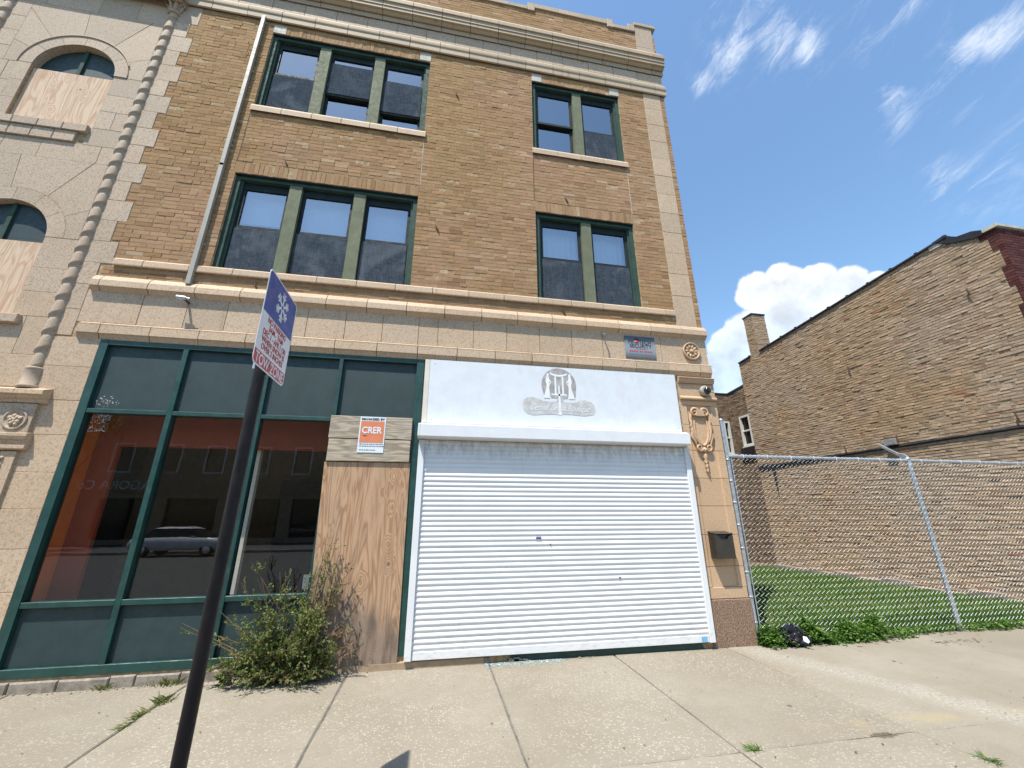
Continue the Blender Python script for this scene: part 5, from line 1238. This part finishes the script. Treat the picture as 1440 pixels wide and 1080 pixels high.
tuft(-2.55, 5.37, 70, 0.04, 0.09, 'dull grass tuft on the plinth under the second green panel', (1.4, 0.4))
tuft(-3.10, 5.37, 50, 0.03, 0.06, 'small weedy tuft on the plinth beside the first green mullion', (1.4, 0.4))
pw = MB()
for k in range(26): leaf(pw, Vector((-2.03, 5.28, 0.03+0.05*gr.random()))+rv(0.02), Vector((gr.gauss(0, 1), gr.gauss(-0.6, 0.6), gr.gauss(0.5, 0.5))), 0.07, 0.028, gr.uniform(-0.6, 0.6))
pw.build('broadleaf_weed', 'weed_leaf', None, 'pale broad-leaved weed at the left foot of the wild shrub', 'weed', fix=False)

# ------------------------------------------------------------------ litter
tb = empty('trash_bag', (4.76, 5.33, 0), 'crumpled black plastic bag with white paper scrap, lying in the weeds by the fence', 'trash bag')
bm = bmesh.new(); bmesh.ops.create_icosphere(bm, subdivisions=4, radius=1.0)
from mathutils import noise as mn
for v_ in bm.verts:
    p = v_.co.copy(); n_ = p.normalized()
    rd = mn.ridged_multi_fractal(n_*2.1+Vector((3, 1, 7)), 0.9, 2.2, 5, 0.9, 2.0)
    k_ = 0.50+0.30*rd+0.22*max(0.0, abs(n_.x)-0.75)*4*max(0.0, 0.6-abs(n_.z+0.2))
    p = n_*k_
    p.x *= 0.27; p.y *= 0.17; p.z *= 0.19
    p.z = max(p.z+0.09, 0.010)
    if n_.z > 0: p.z *= 1-0.55*abs(n_.x)**1.5
    p.z += 0.02*mn.noise(n_*6.0)
    v_.co = p
bmb = MB(); bmb.add([Vector((4.76, 5.33, 0))+v_.co for v_ in bm.verts], [tuple(q.index for q in f.verts) for f in bm.faces]); bm.free()
bmb.build('bag', 'bag_black', tb)
MB().tube([(4.76, 5.25, 0.24), (4.775, 5.20, 0.19), (4.78, 5.18, 0.13)], [0.012, 0.02, 0.008], 5).build('tied_neck', 'bag_black', tb)
MB().add([(4.735, 5.150, 0.09), (4.785, 5.135, 0.065), (4.82, 5.145, 0.08), (4.80, 5.160, 0.13), (4.75, 5.165, 0.14)], [(0,1,2,3,4)]).build('paper_scrap', 'paper_white', tb)
gl = MB()
for k in range(900):
    x = 0.66+gr.random()*0.95; y = 5.38-abs(gr.gauss(0, 0.07)); s_ = gr.uniform(0.003, 0.009); a = gr.uniform(0, 6.28); z = 0.003
    gl.add([(x+s_*math.cos(a+q*2.1), y+s_*math.sin(a+q*2.1), z+gr.uniform(-0.001, 0.004)) for q in range(3)]+[(x, y, z+s_*0.6)], [(0,1,3), (1,2,3), (2,0,3)])
gl.build('broken_glass', 'broken_glass', None, 'pale crumbs of broken glass spilled under the roller shutter', 'broken glass', kind='stuff', fix=False)
rb_ = MB()
for k in range(150):
    x = gr.choice((gr.uniform(0.7, 2.0), gr.uniform(-4.4, -2.2), gr.uniform(-2.4, -0.6))); y = 5.385-abs(gr.gauss(0, 0.03)); s_ = gr.uniform(0.004, 0.014)
    rb_.lathe([(s_*0.8, 0), (s_, s_*0.5), (s_*0.5, s_*0.9)], (x, y, 0), 'z', 5)
for k in range(9): x = gr.uniform(0.95, 1.15); rb_.cbox(x, x+gr.uniform(0.03, 0.09), 5.385, 5.44, 0.0, gr.uniform(0.02, 0.05), 0.006)
rb_.build('rubble', 'rough_footing', None, 'crumbs of broken masonry along the foot of the shopfront', 'rubble', kind='stuff', fix=False)
lf_ = MB()
for k in range(170):
    x = gr.uniform(-3.5, 8); y = gr.uniform(2.4, 5.35); s_ = gr.uniform(0.004, 0.011)
    leaf(lf_, Vector((x, y, 0.006)), Vector((gr.gauss(0, 1), gr.gauss(0, 1), 0.15)), s_*2.4, s_*0.7, gr.uniform(-0.3, 0.3))
for k in range(40): leaf(lf_, Vector((gr.uniform(6.6, 7.4), 5.05+gr.gauss(0, 0.05), 0.006)), Vector((1, -0.2+gr.gauss(0, .2), 0.05)), 0.06, 0.004)
lf_.build('leaf_litter', 'dry_leaf', None, 'scraps of dry brown leaf scattered over the pavement', 'leaf litter', kind='stuff', fix=False)

# ------------------------------------------------------------------ across the street (seen mirrored in the shop windows)
OB = empty('commercial_building', (-8, -21.5, 0), 'brown brick shop building across the street, mirrored in the shop windows', 'building')
OY = -21.5
ow = [(x, x+1.3, 4.6, 6.6) for x in [-22+2.9*k for k in range(14)]]; os_ = [(x, x+3.2, 0.3, 2.9) for x in [-22+4.0*k for k in range(10)]]
om = MB(); wall_mesh(om, -22.8, 18, -0.1, 9.3, ow+os_, OY-0.4, OY); om.build('wall', 'far_brick', OB)
MB().box(-22.8, 18, -34, OY-0.41, -0.1, 9.0).box(-36, -22.81, -34, OY-0.2, -0.1, 7.4).build('body', 'far_brick', OB)
MB().box(-22.8, 18, OY+0.001, OY+0.15, 9.0, 9.4).box(-22.8, 18, OY+0.001, OY+0.07, 3.3, 4.1).build('band', 'beige_sill', OB)
for o in ow:
    wq = MB().box(o[0], o[0]+0.1, OY-0.1, OY+0.02, o[2], o[3]).box(o[1]-0.1, o[1], OY-0.1, OY+0.02, o[2], o[3]).box(o[0]+0.1, o[1]-0.1, OY-0.1, OY+0.02, o[3]-0.1, o[3]).box(o[0]+0.1, o[1]-0.1, OY-0.1, OY+0.02, o[2], o[2]+0.1).build('window', 'white_window', OB)
    MB().box(o[0]+0.1, o[1]-0.1, OY-0.2, OY-0.15, o[2]+0.1, o[3]-0.1).build('pane', 'beige_sill', wq)
for o in os_: MB().box(o[0], o[1], OY-0.25, OY-0.2, o[2], o[3]).build('shop_window', 'car_glass', OB)
text_part('AGORA Co', 0.85, 'lettering', 'sign_white', OB, (-21.3, OY+0.085, 3.72), xdir=(-1, 0, 0))
tr = empty('street_tree', (-22.2, -18.4, 0), 'leafy green street tree at the far kerb, mirrored in the first shop window', 'tree')
MB().tube([(-22.2, -18.4, -0.1), (-22.15, -18.4, 2.4), (-22.3, -18.3, 4.2), (-22.2, -18.5, 6.5)], [0.19, 0.15, 0.12, 0.05], 8).tube([(-22.2, -18.4, 3.0), (-23.2, -18.2, 5.4)], [0.09, 0.04], 6).tube([(-22.2, -18.4, 3.4), (-21.0, -18.6, 5.8)], [0.08, 0.04], 6).build('trunk', 'stem_wood', tr)
tc = MB()
cl = [(Vector((-22.2+gr.gauss(0, 1.0), -18.4+gr.gauss(0, 0.9), 7.1+gr.gauss(0, 0.9))), gr.uniform(0.4, 0.8)) for k in range(38)]
for c_, r_ in cl:
    for j in range(70): leaf(tc, c_+rv(r_*0.55), rv(1.0), gr.uniform(0.10, 0.18), gr.uniform(0.04, 0.07), gr.uniform(-1, 1))
tc.build('crown', 'bush_leaf', tr, kind='stuff', fix=False)
car = empty('parked_car', (-9.6, -8.1, -0.13), 'silver sedan parked at the far kerb, mirrored in the shop window', 'car')
cz0 = -0.13
sec = [(-12.0, 0.50, 0.66), (-11.8, 0.40, 0.86), (-11.2, 0.32, 0.93), (-10.6, 0.32, 0.95), (-8.6, 0.32, 0.93), (-7.8, 0.34, 0.86), (-7.35, 0.42, 0.72), (-7.2, 0.5, 0.6)]
cbm = MB(); vs = []
for x, lo, hi in sec:
    w_ = 0.90 if -11.9 < x < -7.4 else 0.72
    vs += [(x, -8.1-w_*0.96, cz0+lo), (x, -8.1-w_, cz0+(lo+hi)/2), (x, -8.1-w_*0.9, cz0+hi), (x, -8.1+w_*0.9, cz0+hi), (x, -8.1+w_, cz0+(lo+hi)/2), (x, -8.1+w_*0.96, cz0+lo)]
fs = [(i*6+k, i*6+(k+1) % 6, (i+1)*6+(k+1) % 6, (i+1)*6+k) for i in range(len(sec)-1) for k in range(6)]+[(5,4,3,2,1,0), tuple(range(42, 48))]
cbm.add(vs, fs, True).build('body', 'car_silver', car)
def cab(mb, pts, w0, w1): mb.add([(x, -8.1-(w0+(w1-w0)*t_), cz0+z) for x, z, t_ in pts]+[(x, -8.1+(w0+(w1-w0)*t_), cz0+z) for x, z, t_ in pts], [(i, (i+1) % len(pts), len(pts)+(i+1) % len(pts), len(pts)+i) for i in range(len(pts))]+[tuple(range(len(pts))), tuple(range(2*len(pts)-1, len(pts)-1, -1))])
g_ = MB(); cab(g_, [(-11.55, 0.92, 0), (-8.35, 0.92, 0), (-9.25, 1.38, 1), (-10.85, 1.38, 1)], 0.80, 0.62); g_.build('cabin_glass', 'car_glass', car)
g_ = MB(); cab(g_, [(-10.95, 1.37, 0), (-9.15, 1.37, 0), (-9.5, 1.44, 1), (-10.6, 1.44, 1)], 0.66, 0.56); g_.build('car_roof', 'car_silver', car)
for x in (-11.2, -8.25):
    for y_, s_ in ((-8.1+0.86, 1), (-8.1-0.86, -1)):
        wq = MB().lathe([(0.0, 0.02), (0.32, 0.02), (0.33, -0.02), (0.33, -0.18), (0.30, -0.2), (0, -0.2)], (x, y_, cz0+0.33), 'y', 20, s_).build('wheel', 'tyre', car)
        MB().lathe([(0.21, 0.021), (0.18, 0.03), (0.05, 0.024), (0.0, 0.03)], (x, y_, cz0+0.33), 'y', 10, s_).build('rim', 'chrome', wq)
MB().box(-7.35, -7.18, -8.1+0.4, -8.1+0.72, cz0+0.58, cz0+0.68).build('headlight', 'chrome', car); MB().box(-7.35, -7.18, -8.1-0.72, -8.1-0.4, cz0+0.58, cz0+0.68).build('headlight', 'chrome', car)
MB().box(-9.05, -8.9, -8.1+0.86, -8.1+1.0, cz0+0.92, cz0+1.03).build('wing_mirror', 'car_silver', car)
car.location = (-11.9, -13.0, -0.13); car.scale = (0.92, 0.92, 0.92)
bpy.context.view_layer.update()
